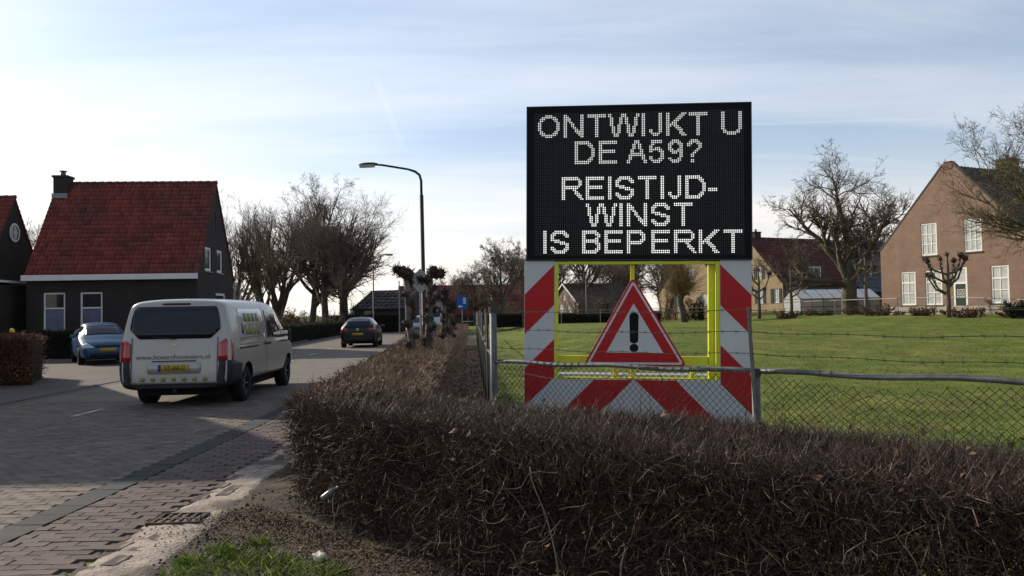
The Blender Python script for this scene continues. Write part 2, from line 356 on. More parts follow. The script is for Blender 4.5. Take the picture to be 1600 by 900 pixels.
# centre dashes and small road markings
paint_m = M('road_paint', (.42, .42, .40), .7, .4, 12, col2=(.2, .18, .15), lo=.5, hi=.62)
def dash(x, y, l, w, a, label):
    me = bpy.data.meshes.new('road_marking'); n = 8
    r = random.Random(int(y*10)); V = []
    for k in range(n+1):
        t = k/n-.5; V += [(-w/2+r.uniform(-.012, .012), t*l, 0), (w/2+r.uniform(-.012, .012), t*l, 0)]
    me.from_pydata(V, [], [(2*i, 2*i+1, 2*i+3, 2*i+2) for i in range(n)]); me.update()
    o = link('road_marking', me, paint_m, road if y > NEAR else road_bed, (x, y, .0195), -a); return o
dash(-7.03, 13.25, 1.0, .09, -.02, '')
for y in (22, 27, 32, 37, 45, 53, 60): dash(rx(y)-.1, y, 1.6 if y > 20 else 1, .10, math.atan2(rx(y+1)-rx(y-1), 2), '')
# driveway, left pavement and far verge
drive_m = brickmat('drive_pavers', (.10, .085, .072), (.13, .105, .085), (.06, .05, .042), .21, .105, .009, flat=True, var=.35)
def flat_poly(name, pts, z, mat):
    me = bpy.data.meshes.new(name); me.from_pydata([(x, y, z) for x, y in pts], [], [tuple(range(len(pts)))]); me.update(); return tag(link(name, me, mat), kind='structure')
flat_poly('driveway', [(rx(8)-HALF-.27, 2), (rx(14)-HALF-.27, 14), (rx(20)-HALF-.27, 20), (rx(31)-HALF-.27, 31), (-13.4, 33.5), (-26, 33.2), (-26, 2)], .007, drive_m)
# low kerb along the left road edge
kerb_m = M('kerb_concrete', (.10, .094, .085), .9, .2, 6, obj=.1)
kerb = empty('kerb', (0, 0, 0)); kerb['kind'] = 'structure'
for k in range(40):
    y = 9+k*1.0; a = math.atan2(rx(y+1)-rx(y-1), 2); f = .02 if y < 31 else .10
    MB().box(-.06, .06, -.495, .495, -.02, f).build('kerb_stone', kerb_m, kerb, (rx(y)-HALF-.33, y, .01), -a, bevel=.008)
# shared verge on the far left side of the road
strip('verge', 44, 110, -HALF-3.6, -HALF-.4, .008, M('verge_grass', (.06, .085, .02), .95, .4, 2, bump=.5), 2)
flat_poly('side_road', [(rx(63)-HALF-.05, 62), (rx(69)-HALF, 69), (-45, 73), (-45, 66)], .013, M('asphalt_far', (.11, .105, .098), .9, .2, 2))

# ------------------------------------------------------------------ the text sign trailer
SIGN = empty('sign_trailer', (1.385, 9.08, 0), label='tall black text sign above red and white striped panels and warning triangle', cat='text sign')
SIGN.rotation_euler = (0, R_(1.15), R_(-5.6))
K = 1/137.7
def sx(p): return (p-1002)*K
def sz(y): return (484.5-y)*K+1.55
blk = M('sign_black', (.010, .010, .012), .75, .3, 3, spec=.12)
grey_w = M('reflective_white', (.53, .53, .54), .55, .10, 2.2, spec=.3)
red_r = M('reflective_red', (.42, .008, .012), .5, .06, 3, spec=.3)
yel = M('yellow_paint', (.60, .62, .03), .5, .07, 4, spec=.4)
cab = MB().box(sx(828), sx(1178), 0, .16, sz(406.5), sz(161)).build('display_cabinet', blk, SIGN, bevel=.004)
b = MB(); fw = .012
for a in ((sx(828), sx(828)+fw, sz(406.5), sz(161)), (sx(1178)-fw, sx(1178), sz(406.5), sz(161))): b.box(a[0], a[1], -.012, -.001, a[2], a[3])
for a in (sz(406.5), sz(161)-fw): b.box(sx(828)+fw, sx(1178)-fw, -.012, -.001, a, a+fw)
b.build('rim', M('sign_rim', (.03, .03, .032), .5, .1, spec=.4), cab)
NCOL, NROW, PX, PZ = 112, 80, 323.2/111*K, 223.6/79*K
DX0, DZ0 = sx(841.6), sz(173.6)
def led_mesh(name, cells, r, y, n=6):
    C = np.array(cells, float); a = np.arange(n)*2*np.pi/n+.3
    V = np.stack([DX0+C[:, 0:1]*PX+r*np.cos(a), np.full((len(C), n), y), DZ0-C[:, 1:2]*PZ+r*np.sin(a)*1.08], -1).reshape(-1, 3)
    return fast_mesh(name, V, (np.arange(len(C))*n)[:, None]+np.arange(n))
G = {
'O': '....xxxx....|..xxxxxxxx..|.xxx....xxx.|.xx......xx.|xx........xx|xx........xx|xx........xx|xx........xx|xx........xx|.xx......xx.|.xxx....xxx.|..xxxxxxxx..|....xxxx....',
'N': 'xx.......xx|xxx......xx|xxxx.....xx|xxxx.....xx|xx.xx....xx|xx..xx...xx|xx..xx...xx|xx...xx..xx|xx....xx.xx|xx....xxxxx|xx.....xxxx|xx......xxx|xx.......xx',
'T': '|'.join(['xxxxxxxxxx']*2+['....xx....']*11),
'W': 'xx.....xxx.....xx|xx.....xxx.....xx|.xx...xx.xx...xx.|.xx...xx.xx...xx.|.xx...xx.xx...xx.|.xx...xx.xx...xx.|.xx..xx...xx..xx.|..xx.xx...xx.xx..|..xx.xx...xx.xx..|..xx.xx...xx.xx..|..xx.xx...xx.xx..|...xxx.....xxx...|...xxx.....xxx...',
'I': '|'.join(['xx']*13),
'J': '|'.join(['.....xx']*9+['xx...xx']*2+['.xxxxx.', '..xxx..']),
'K': 'xx......xxx|xx.....xxx.|xx....xxx..|xx...xxx...|xx..xxx....|xx.xxx.....|xxxxxx.....|xxx.xxx....|xx...xxx...|xx....xxx..|xx.....xx..|xx.....xxx.|xx......xxx',
'U': '|'.join(['xx.......xx']*10+['.xx.....xx.', '.xxxxxxxxx.', '...xxxxx...']),
'D': '|'.join(['xxxxxxxx...', 'xxxxxxxxx..', 'xx.....xxx.', 'xx......xx.']+['xx.......xx']*5+['xx......xx.', 'xx.....xxx.', 'xxxxxxxxx..', 'xxxxxxxx...']),
'E': '|'.join(['xxxxxxxxxx']*2+['xx........']*3+['xxxxxxxxx.']*2+['xx........']*4+['xxxxxxxxxx']*2),
'A': '....xxx....|....xxx....|...xx.xx...|...xx.xx...|...xx.xx...|..xx...xx..|..xx...xx..|..xxxxxxx..|.xxxxxxxxx.|.xx.....xx.|.xx.....xx.|xx.......xx|xx.......xx',
'5': '.xxxxxx.|.xxxxxx.|.xx.....|xx......|xx.xxx..|xxxxxxx.|xx...xxx|......xx|......xx|xx....xx|xx...xxx|.xxxxxx.|..xxxx..',
'9': '..xxxx..|.xxxxxx.|xxx..xxx|xx....xx|xx....xx|xxx..xxx|.xxxxxxx|..xxx.xx|......xx|......xx|xx...xx.|.xxxxxx.|..xxxx..',
'?': '..xxxx..|.xxxxxx.|xxx..xxx|xx....xx|......xx|.....xx.|....xx..|...xx...|..xx....|..xx....|........|..xx....|..xx....',
'R': 'xxxxxxxxx...|xxxxxxxxxx..|xx.......xx.|xx.......xx.|xx.......xx.|xxxxxxxxxx..|xxxxxxxxx...|xx....xx....|xx.....xx...|xx.....xxx..|xx......xxx.|xx.......xx.|xx........xx',
'S': '..xxxxxx..|.xxxxxxxx.|xxx....xxx|xx......xx|xx........|xxxxx.....|..xxxxxx..|.....xxxxx|........xx|xx......xx|xxx....xxx|.xxxxxxxx.|..xxxxxx..',
'B': 'xxxxxxxx..|xxxxxxxxx.|xx.....xxx|xx......xx|xx.....xx.|xxxxxxxxx.|xxxxxxxxx.|xx.....xxx|xx......xx|xx......xx|xx.....xxx|xxxxxxxxx.|xxxxxxxx..',
'P': '|'.join(['xxxxxxxx..', 'xxxxxxxxx.', 'xx.....xxx', 'xx......xx', 'xx......xx', 'xx.....xxx', 'xxxxxxxxx.', 'xxxxxxxx..']+['xx........']*5),
'-': '|'.join(['.....']*7+['xxxxx']*2+['.....']*4)}
LINES = [(1, 'ONTWIJKTU', (2, 16, 29, 40, 58, 62, 71, 83, 100)), (16, 'DEA59?', (22, 35, 50, 62, 72, 82)), (36, 'REISTIJD-', (15, 28, 40, 44, 56, 68, 72, 81, 93)),
         (51, 'WINST', (28, 46, 50, 63, 75)), (66, 'ISBEPERKT', (5, 9, 26, 38, 50, 63, 75, 88, 101))]
led_on = M('lit_led', (.9, .9, .85), .5, 0, emit=(1, .985, .93, .80)); led_dim = M('dim_led', (.8, .8, .75), .5, 0, emit=(1, .985, .93, .50))
lit = set()
for r0, txt, cols in LINES:
    for ch, c0 in zip(txt, cols):
        cells = [(c0+c, r0+r) for r, row in enumerate(G[ch].split('|')) for c, q in enumerate(row) if q == 'x']; lit |= set(cells)
        for part in ([c for c in cells if c[1] < r0+10], [c for c in cells if c[1] >= r0+10]) if ch == '?' else (cells,):
            link('lit_letter', led_mesh('lit_letter', part, .0076, -.004), led_on if r0 > 30 else led_dim, cab)
link('unlit_led_grid', led_mesh('unlit_led_grid', [(c, r) for c in range(NCOL) for r in range(NROW) if (c, r) not in lit], .0062, -.003), M('unlit_led', (.035, .036, .038), .4, .2, 4, spec=.4), cab)['kind'] = 'stuff'
# striped panels: white plate, red stripes as print a millimetre proud
def clip_poly(poly, a, b, c):
    """keep the part of the polygon where a*x+b*z<=c"""
    o = []
    for i in range(len(poly)):
        p, q = poly[i], poly[(i+1) % len(poly)]; fp, fq = a*p[0]+b*p[1]-c, a*q[0]+b*q[1]-c
        if fp <= 0: o.append(p)
        if fp*fq < 0: t = fp/(fp-fq); o.append((p[0]+(q[0]-p[0])*t, p[1]+(q[1]-p[1])*t))
    return o
def striped(x0, x1, z0, z1, slope, bands):
    """bands: (lo,hi) of the value z-slope*x, stripes rise to the right for slope>0"""
    p = MB().box(x0, x1, .012, .03, z0, z1).build('striped_panel', grey_w, SIGN, bevel=.002)
    for lo, hi in bands:
        q = clip_poly([(x0+.003, z0+.003), (x1-.003, z0+.003), (x1-.003, z1-.003), (x0+.003, z1-.003)], -slope, 1, hi)
        q = clip_poly(q, slope, -1, -lo) if len(q) > 2 else q
        if len(q) > 2: MB().prism(q, .0105, .0118).build('red_stripe', red_r, p)
zb = .28
L0, L1, R0, R1 = sx(825), sx(872.5), sx(1129), sx(1177)
# left panel stripes climb to the right, right panel stripes climb to the left
xl = L1
striped(L0, L1, zb, sz(407), 1.0, [(sz(476)-xl, sz(413)-xl), (sz(590)-xl, sz(530)-xl), (sz(704)-xl, sz(646)-xl)])
xr = R0
striped(R0, R1, zb, sz(407), -1.0, [(sz(476)+xr, sz(413)+xr), (sz(598)+xr, sz(538)+xr), (sz(712)+xr, sz(654)+xr)])
mid = sx(997)
mx0 = L1+.0015; bt = sz(593)
striped(mx0, mid, zb, bt, 1.0, [(bt-mid+.01, bt-mid+.45)])
striped(mid+.0015, R0-.0015, zb, bt, -1.0, [(bt+mid+.01, bt+mid+.46)])
# yellow frame
def fr(name, x0, x1, z0, z1, y0=.015, y1=.075): return MB().box(x0, x1, y0, y1, z0, z1).build(name, yel, SIGN, bevel=.003)
fr('frame_post', sx(872.8), sx(878.5), bt+.003, sz(408)); fr('frame_post', sx(1122.5), sx(1128.7), bt+.003, sz(408))
fr('frame_beam', sx(879), sx(1122), sz(412.5), sz(408)); fr('sign_bracket', sx(992), sx(998.5), sz(600), sz(413), .09, .13)
# deep right-hand upright and the lower cross beam stand further back
fr('back_post', sx(1113), sx(1123), bt-.1, sz(413.2), .09, .17); fr('back_post', sx(873.5), sx(877), bt-.1, sz(413.2), .09, .17)
fr('cross_beam', sx(877.5), sx(1112.5), sz(570), sz(557), .10, .16); fr('foot_plate', sx(884.5), sx(1113), bt+.004, bt+.018, .05, .30)
for p in (965, 1085): fr('strut', sx(p), sx(p+7), bt+.02, sz(571), .10, .15)
MB().box(sx(878), sx(1122), .17, .45, bt-.06, bt+.045).build('trailer_bed', M('galvanised', (.42, .43, .44), .45, .15, 7, metal=.6), SIGN, bevel=.005)
# warning triangle with rounded corners
def rounded(poly, r, n=5):
    o = []
    for i, p in enumerate(poly):
        a, b_ = Vector(poly[i-1])-Vector(p), Vector(poly[(i+1) % len(poly)])-Vector(p); a.normalize(); b_.normalize()
        half = math.acos(max(-1, min(1, a.dot(b_))))/2; d = r/math.tan(half); c = Vector(p)+(a+b_).normalized()*(r/math.sin(half))
        s0, s1 = Vector(p)+a*d-c, Vector(p)+b_*d-c; ang0 = math.atan2(s0.y, s0.x); da = (math.atan2(s1.y, s1.x)-ang0+math.pi) % (2*math.pi)-math.pi
        o += [(c.x+r*math.cos(ang0+da*k/n), c.y+r*math.sin(ang0+da*k/n)) for k in range(n+1)]
    return o
tA, tB, tC = (sx(918), sz(571.5)), (sx(1077.5), sz(571.5)), (sx(995), sz(432))
cen = ((tA[0]+tB[0]+tC[0])/3, (tA[1]+tB[1]+tC[1])/3)
def tri(f, r): return rounded([((p[0]-cen[0])*f+cen[0], (p[1]-cen[1])*f+cen[1]) for p in (tA, tB, tC)], r)
TY = -.06
tp = MB().prism(tri(1.0, .035), TY, TY+.025).build('triangle_plate', red_r, SIGN, bevel=.003)
MB().prism(tri(.935, .022), TY-.0015, TY-.0005).build('white_line', grey_w, tp)
MB().prism(tri(.865, .012), TY-.0030, TY-.0020).build('red_border', red_r, tp)
MB().prism(tri(.55, .004), TY-.0045, TY-.0035).build('white_field', grey_w, tp)
cx = cen[0]-.003
ex = rounded([(cx-.052*.88, sz(536)), (cx+.052*.88, sz(536)), (cx+.052, sz(488.5)), (cx-.052, sz(488.5))], .040, 6)
MB().prism(ex, TY-.0060, TY-.0050).build('exclamation_bar', blk, tp)
MB().prism([(cx+.049*math.cos(k*math.pi/12), sz(543)+.047*math.sin(k*math.pi/12)) for k in range(24)], TY-.0060, TY-.0050).build('exclamation_dot', blk, tp)
MB().box(sx(990), sx(1001), TY+.026, .089, sz(520), sz(514)).build('plate_bracket', yel, SIGN)
# trailer underneath, behind the panels
tyre_m = M('tyre_rubber', (.012, .012, .012), .85, .2, 20); galv = MATS['galvanised']
ch = MB(); ch.box(-.9, .9, .25, .33, .35, .45); ch.box(-.9, -.8, .10, 1.2, .35, .45); ch.box(.8, .9, .10, 1.2, .35, .45); ch.box(-.05, .05, .34, 2.2, .36, .44)
ch.build('chassis', galv, SIGN)
for x in (-1.08, 1.08):
    w_ = MB().lathe([(.15, -.09), (.29, -.09), (.31, -.05), (.31, .05), (.29, .09), (.15, .09)], (0, 0, 0), 'x', 20).build('wheel', tyre_m, SIGN, (x, .75, .31), smooth=True)
    MB().lathe([(.0, -.07), (.15, -.06), (.15, .06), (.0, .07)], (0, 0, 0), 'x', 16).build('rim', galv, w_)
for x in (-1.05, 1.05): MB().tube([(x, .12, .01), (x, .12, .45)], .03).build('support_leg', galv, SIGN)
for x in (-1.09, 1.09): MB().box(x-.04, x+.04, .165, .24, .45, sz(300)).build('mast', galv, SIGN)

# ------------------------------------------------------------------ chain link fence
steel = M('galvanised_steel', (.14, .143, .145), .6, .3, 12, metal=.3, bump=.1, col2=(.10, .10, .097), lo=.45, hi=.65)
wire_m = M('fence_wire', (.045, .045, .044), .6, .3, 5, metal=.2); rustw = M('barbed_wire', (.055, .048, .042), .7, .3, 9, metal=.4)
FC = Vector((-.2, 8.2, 0)); fd = Vector((.748, -.664, 0))
def fz(p): return gzf(p.x, p.y)
def wiremesh(A, B, h, parent, pitch=.062, seed=0, sag=None, coarse=False):
    L = (B-A).length; d = (B-A).normalized(); nrm = Vector((-d.y, d.x, 0)); P = []; Q = []
    def warp(s, z):
        o = .006*math.sin(s*9+z*5+seed)+.004*math.sin(s*23-z*11)
        zz = z
        if sag and z > .6:
            k = math.exp(-((s-sag[0])/sag[1])**2); zz = z-k*(z-.6)/.42*.085*(1+.35*math.sin(s*31)); o += k*.02*math.sin(s*17)
        return A+d*s+nrm*o+Vector((0, 0, zz))
    n = int((L+h)/(pitch))
    for dirn in (1, -1):
        for i in range(n):
            s0 = -h+i*pitch if dirn > 0 else i*pitch
            pts = []
            for k in range(2 if coarse else 9):
                t = k/(1 if coarse else 8.); z = t*h; s = s0+z*1.0 if dirn > 0 else s0-z
                if 0 <= s <= L: pts.append(warp(s, z+.02))
            for p, q in zip(pts, pts[1:]): P.append(p); Q.append(q)
    me = segs_mesh('chain_link', np.array(P), np.array(Q), .0026, .0026, 3)
    o = link('chain_link', me, wire_m, parent); o['kind'] = 'stuff'
def barbed(A, B, parent, sag=.02):
    n = max(4, int((B-A).length/.12)); d = (B-A).normalized(); P = []; Q = []; rad = []
    pt = lambda t: A.lerp(B, t)-Vector((0, 0, sag*4*t*(1-t)+.006*math.sin(t*19)))
    for k in range(n):
        a, c = pt(k/n), pt((k+1)/n); P.append(a); Q.append(c); rad.append(.0028)
        for s in (-1, 1): P.append(a-Vector((.01*s, 0, .014))); Q.append(a+Vector((.012*s, .004, .016))); rad.append(.0016)
    link('barbed_wire', segs_mesh('barbed_wire', np.array(P), np.array(Q), rad, rad, 4), rustw, parent)
fence = empty('chain_link_fence', tuple(FC), label='galvanised chain link fence with pipe rail and barbed wire in front of text sign', cat='fence')
O = FC
def fpost(parent, p, h, r=.034, lean=(0, 0), cap=True):
    b = MB(); b.tube([p-Vector((0, 0, .1)), p+Vector((lean[0], lean[1], h))], r, 12)
    o = b.build('post', steel, parent, smooth=False)
    for pl in o.data.polygons: pl.use_smooth = len(pl.vertices) == 4
    if cap: MB().tube([p+Vector((lean[0], lean[1], h-.05)), p+Vector((lean[0], lean[1], h+.012))], r+.007, 12).build('cap', M('post_cap', (.05, .05, .05), .7), o)
    return o
Z0 = Vector((0, 0, 0)); P1 = fd*2.82; P2 = fd*5.64
fpost(fence, Z0, 1.60, .036); fpost(fence, P1, 1.06, .034); fpost(fence, P2, 1.6, .034)
b = MB(); a0, a1 = P1+Vector((-.02, -.045, .72)), P1+Vector((-.055, -.035, 1.56)); b.bar(a0, a1, .035, .006); b.bar(a0+Vector((.0, .0, 0)), a1, .006, .03)
b.build('angle_iron', M('weathered_steel', (.20, .185, .165), .7, .3, 20, metal=.3, bump=.2), fence)
for A, B in ((Z0, P1), (P1, P2)):
    b = MB(); n = 14; b.tube([A.lerp(B, k/n)+Vector((0, 0, 1.05+.010*math.sin(k*1.1))) for k in range(n+1)], .0215, 10); o = b.build('rail', steel, fence, smooth=True)
    P = []; Q = []      # lashing wire twisted around the rail
    for k in range(34):
        t = k/34; c0 = A.lerp(B, t)+Vector((0, 0, 1.05)); c1 = A.lerp(B, t+.006)+Vector((0, 0, 1.05))
        if A is P1 and .22 < t < .62: continue
        for (u0, v0), (u1, v1) in (((-.024, -.012), (-.018, .017)), ((-.018, .017), (.0, .026))):
            nn = Vector((.664, .748, 0)); P.append(c0+nn*u0+Vector((0, 0, v0))); Q.append(c1+nn*u1+Vector((0, 0, v1)))
    link('tie_wire', segs_mesh('tie_wire', np.array(P), np.array(Q), .0026, .0026, 4), wire_m, o)['kind'] = 'stuff'
wiremesh(Z0, P1, 1.0, fence, seed=1); wiremesh(P1, P2, 1.0, fence, seed=2, sag=(.95, .55))
for z0, z1 in ((1.565, 1.535), (1.385, 1.365), (1.20, 1.195)):
    barbed(Z0+Vector((0, 0, z0)), P1+Vector((-.04, -.04, z1)), fence); barbed(P1+Vector((-.04, -.04, z1)), P2+Vector((0, 0, z1)), fence, .03)
b = MB(); b.tube([P1*t+Vector((.0, -.03, 1.035-.13*math.sin(t*math.pi*1.55)*(1 if t < .62 else .2)+(.02 if t > .6 else 0))) for t in np.linspace(.01, .68, 24)]+[P1*.70+Vector((0, -.02, .95)), P1*.74+Vector((0, 0, .8)), P1*.77+Vector((0, 0, .66))], .0032, 5); b.build('loose_wire', wire_m, fence)
# the same fence turning the corner and running back along the path
steel_near = steel; steel = M('dull_post_steel', (.045, .045, .043), .75, .3, 12)
fb = empty('chain_link_fence', tuple(FC), label='long chain link fence running back beside the leaf covered path', cat='fence')
bd = Vector((-.05, 1, 0))
for k in range(1, 14):
    p = bd*2.8*k; fpost(fb, p, 1.62 if k % 2 == 0 else 1.55, wr_ if (wr_ := .018) else 0, (random.Random(k).uniform(-.02, .02), 0), False)
for k in range(13):
    A, B = bd*2.8*k, bd*2.8*(k+1); MB().tube([A.lerp(B, t)+Vector((0, 0, 1.05+.02*math.sin(t*4+k))) for t in np.linspace(0, 1, 6)], .021, 8).build('rail', steel, fb, smooth=True)
    if k < 8: wiremesh(A, B, 1.0, fb, pitch=.062 if k < 3 else .09, seed=k, coarse=True)
    for z in (1.2, 1.38, 1.55): barbed(A+Vector((0, 0, z)), B+Vector((0, 0, z)), fb) if k < 6 else None

# ------------------------------------------------------------------ hedges
def bark(name, c, isl=.35, spec=.25, rough=.65): return M(name, c, rough, .15, 9, isl=isl, spec=spec)
twig_m = bark('hedge_twig', (.080, .051, .035), .95, .34, .52); pale_m = bark('pale_twig', (.19, .145, .105), .4, .2); leaf_m = M('dead_leaf', (.105, .060, .038), .8, .2, 20, isl=.5)
def hedge(name, loc_fn, L, h, counts, rad, seed, label, stems=None, leaves=0, pale=0, tl=1.0, mats=None, cat='hedge', kind=None, spread=.019, s_density=None, topw=.85, front_stems=0):
    """loc_fn(s,t) -> x,y arrays; s along 0..L, t across 0..1 (t=0 is the side facing the viewer)"""
    r = np.random.RandomState(seed); e = .01
    def frame(s, t):
        x, y = loc_fn(s, t); x1, y1 = loc_fn(s, t+e); d = np.stack([x1-x, y1-y], -1); wd = np.linalg.norm(d, axis=1)/e; d /= np.maximum(np.linalg.norm(d, axis=1, keepdims=True), 1e-9); return x, y, d, wd
    root = empty(name, (0, 0, 0), label=label, cat=cat)
    Ps, Qs, Ra, Rb = [], [], [], []
    def emit(p, d, ln, rr, kink):
        d = d/np.linalg.norm(d, axis=1, keepdims=True); mid = p+d*ln[:, None]*.55+r.normal(0, 1, p.shape)*ln[:, None]*kink
        d2 = d+r.normal(0, .38, d.shape); d2 /= np.linalg.norm(d2, axis=1, keepdims=True); tip = mid+d2*ln[:, None]*.5
        Ps.extend([p, mid]); Qs.extend([mid, tip]); Ra.extend([rr, rr*.8]); Rb.extend([rr*.8, rr*.35])
    S_ = (lambda n: s_density(r, n)) if s_density else (lambda n: r.uniform(0, L, n))
    nf, ntop, nb, ni, nend = counts
    zz = lambda n: h*r.uniform(0, 1, n)**topw
    wob = lambda s, z: .045*np.sin(s*2.1+z*3)+.03*np.sin(s*5.3-z*4+1)
    for n, side in ((nf, 0), (nb, 1)):
        if not n: continue
        s = S_(n); z = zz(n)*.97+.02; x, y, d, wd = frame(s, np.full(n, float(side))); sg = 1 if side == 0 else -1
        dep = r.uniform(.0, .22, n)+.05+wob(s, z); p = np.stack([x, y, z-.04], -1); p[:, :2] += d*(dep*sg)[:, None]
        dr = r.normal(0, .75, (n, 3)); dr[:, :2] -= d*sg*.75; dr[:, 2] += .45
        emit(p, dr, r.uniform(.07, .20, n)*tl, rad*r.uniform(.6, 1.35, n), .10)
    if ntop:
        s = S_(ntop); t = r.uniform(0, 1, ntop); x, y, d, wd = frame(s, t); ln = r.uniform(.06, .2, ntop)*tl
        edge = np.minimum(t, 1-t)*wd; hh = h-.10*np.exp(-edge/.07)+wob(s, t*3)*.35
        p = np.stack([x, y, hh-ln*.9+r.normal(0, spread, ntop)], -1); dr = r.normal(0, .42, (ntop, 3)); dr[:, 2] = 1
        emit(p, dr, ln, rad*r.uniform(.6, 1.2, ntop), .06)
    if ni:
        s = S_(ni); t = r.uniform(.08, .92, ni); x, y, d, wd = frame(s, t); p = np.stack([x, y, h*r.uniform(.03, .85, ni)], -1)
        dr = r.normal(0, .7, (ni, 3)); dr[:, 2] += .5; emit(p, dr, r.uniform(.12, .32, ni)*tl, rad*r.uniform(.9, 1.8, ni), .10)
    if nend:
        t = r.uniform(0, 1, nend); s = r.uniform(0, .22, nend); z = zz(nend)*.97; x, y, d, wd = frame(s, t); p = np.stack([x, y, z-.04], -1)
        dr = r.normal(0, .75, (nend, 3)); x0, y0 = loc_fn(np.zeros(1), np.array([.5])); x1, y1 = loc_fn(np.array([.1]), np.array([.5])); al = np.array([x1[0]-x0[0], y1[0]-y0[0]]); al /= np.linalg.norm(al)
        dr[:, :2] -= al*.7; dr[:, 2] += .45; emit(p, dr, r.uniform(.07, .2, nend)*tl, rad*r.uniform(.6, 1.3, nend), .1)
    me = segs_mesh('twigs', np.concatenate(Ps), np.concatenate(Qs), np.concatenate(Ra), np.concatenate(Rb), 3)
    mats = mats or (twig_m, pale_m, leaf_m)
    link('twigs', me, mats[0], root)['kind'] = 'stuff'
    if stems:
        P, Q, A_, B_ = [], [], [], []
        for k in range(stems[0]):
            s = np.array([r.uniform(0, L)]); t = np.array([r.uniform(.15, .85)]); x, y = loc_fn(s, t); p = np.array([x[0], y[0], -.02]); d = np.array([r.normal(0, .16), r.normal(0, .16), 1.]); rr = stems[1]*r.uniform(.6, 1.3)
            for j in range(6):
                q = p+d*h*.15+r.normal(0, .012, 3); q[2] = min(q[2], h*.93); P.append(p); Q.append(q); A_.append(rr*(1-j*.11)); B_.append(rr*(1-(j+1)*.11)); p = q; d = d+r.normal(0, .16, 3); d[2] = max(d[2], .7)
        link('stems', segs_mesh('stems', np.array(P), np.array(Q), A_, B_, 5), M('hedge_stem', (.085, .07, .055), .85, .2, 20, isl=.2), root)['kind'] = 'stuff'
    for k in range(front_stems):      # pale upright stems showing in the front face
        s = np.array([L*(k+.5+r.uniform(-.3, .3))/front_stems]); x, y, d, wd = frame(s, np.array([0.])); dep = r.uniform(.03, .12); p = np.array([x[0]+d[0, 0]*dep, y[0]+d[0, 1]*dep, .0]); v = np.array([r.normal(0, .12), r.normal(0, .06), 1.]); pts = [tuple(p)]
        while p[2] < h*r.uniform(.6, .85): p = p+v*.07+r.normal(0, .006, 3); v = v+np.array([r.normal(0, .13), r.normal(0, .06), 0]); pts.append(tuple(p))
        n_ = len(pts); MB().tube(pts, [.0062*(1-.6*i/n_) for i in range(n_)], 6).build('stem', M('pale_stem', (.20, .17, .135), .7, .4, 30), root, smooth=True)
    if pale:
        P, Q, A_, B_ = [], [], [], []
        for k in range(pale):
            s = np.array([r.uniform(0, L)]); x, y, d, wd = frame(s, np.array([0.])); dep = r.uniform(.01, .12); p = np.array([x[0]+d[0, 0]*dep, y[0]+d[0, 1]*dep, r.uniform(.05, h*.9)])
            v = r.normal(0, 1, 3)*np.array([1, 1, .9]); v[:2] -= d[0]*.25; v /= np.linalg.norm(v); rr = rad*r.uniform(.7, 1.7); n_ = r.randint(4, 9)
            for j in range(n_):
                q = p+v*r.uniform(.025, .055); P.append(p); Q.append(q); A_.append(rr*(1-j/n_*.7)); B_.append(rr*(1-(j+1)/n_*.7)); p = q; v = v+r.normal(0, .4, 3); v /= np.linalg.norm(v)
        link('bare_branches', segs_mesh('bare_branches', np.array(P), np.array(Q), A_, B_, 4), mats[1], root)['kind'] = 'stuff'
    if leaves:
        s = S_(leaves); t = np.where(r.uniform(0, 1, leaves) < .6, 0., r.uniform(0, 1, leaves)); z = np.where(t == 0, h*r.uniform(.1, 1, leaves), h+r.normal(0, .03, leaves)-.02); x, y, d, wd = frame(s, t)
        c = np.stack([x, y, z], -1); c[:, :2] += d*r.uniform(-.03, .12, leaves)[:, None]*(t == 0)[:, None]
        link('leaves', leaf_quads('leaves', c, .02*tl, r), mats[2], root)['kind'] = 'stuff'
    return root
def leaf_quads(name, c, size, r, flat=0.):
    n = len(c); a = r.normal(0, 1, (n, 3)); a[:, 2] *= 1-flat; a /= np.linalg.norm(a, axis=1, keepdims=True); b = r.normal(0, 1, (n, 3)); b[:, 2] *= 1-flat; b -= a*(a*b).sum(1, keepdims=True); b /= np.linalg.norm(b, axis=1, keepdims=True)
    sz_ = (size*r.uniform(.6, 1.4, n))[:, None]; up = np.cross(a, b)*sz_*.45
    V = np.stack([c-a*sz_, c-b*sz_*.5+up, c+a*sz_, c+b*sz_*.5+up], 1).reshape(-1, 3)
    return fast_mesh(name, V, (np.arange(n)*4)[:, None]+np.arange(4))
HA = np.array([-1.86, 6.30]); hd = np.array([.743, -.669]); hn = np.array([.669, .743])
def front_fn(s, t):
    t = np.asarray(t, float); s = np.asarray(s, float); rc = .17*np.exp(-s/.12)     # rounded left end
    fwd = np.minimum(.10*s, .26); tt = -fwd+t*(1.03+fwd); tt = np.where(t < .5, tt+rc*(1-t/.5), tt)
    return HA[0]+hd[0]*s+hn[0]*tt, HA[1]+hd[1]*s+hn[1]*tt
hedge('hedge', front_fn, 7.4, .90, (47000, 46000, 6000, 8000, 4200), .0021, 11, 'wide leafless brown hedge across the foreground below the sign fence', stems=(95, .011), leaves=1300, pale=800, topw=.55, front_stems=16)
oy = [6.4, 8.4, 11.5, 15, 25, 40, 60]; ox = [-1.83, -2.02, -2.22, -2.45, -3.26, -4.5, -6.3]; iy = [6.8, 11.6, 25, 40, 60]; ix = [-.75, -1.04, -1.75, -2.3, -3.3]
def side_fn(s, t):
    y = 6.75+np.asarray(s, float); a = np.interp(y, iy, ix); c = np.interp(y, oy, ox); return c+(a-c)*np.asarray(t, float), y
def near_first(r, n): u = r.uniform(0, 1, n); return 43*(u**2.1)
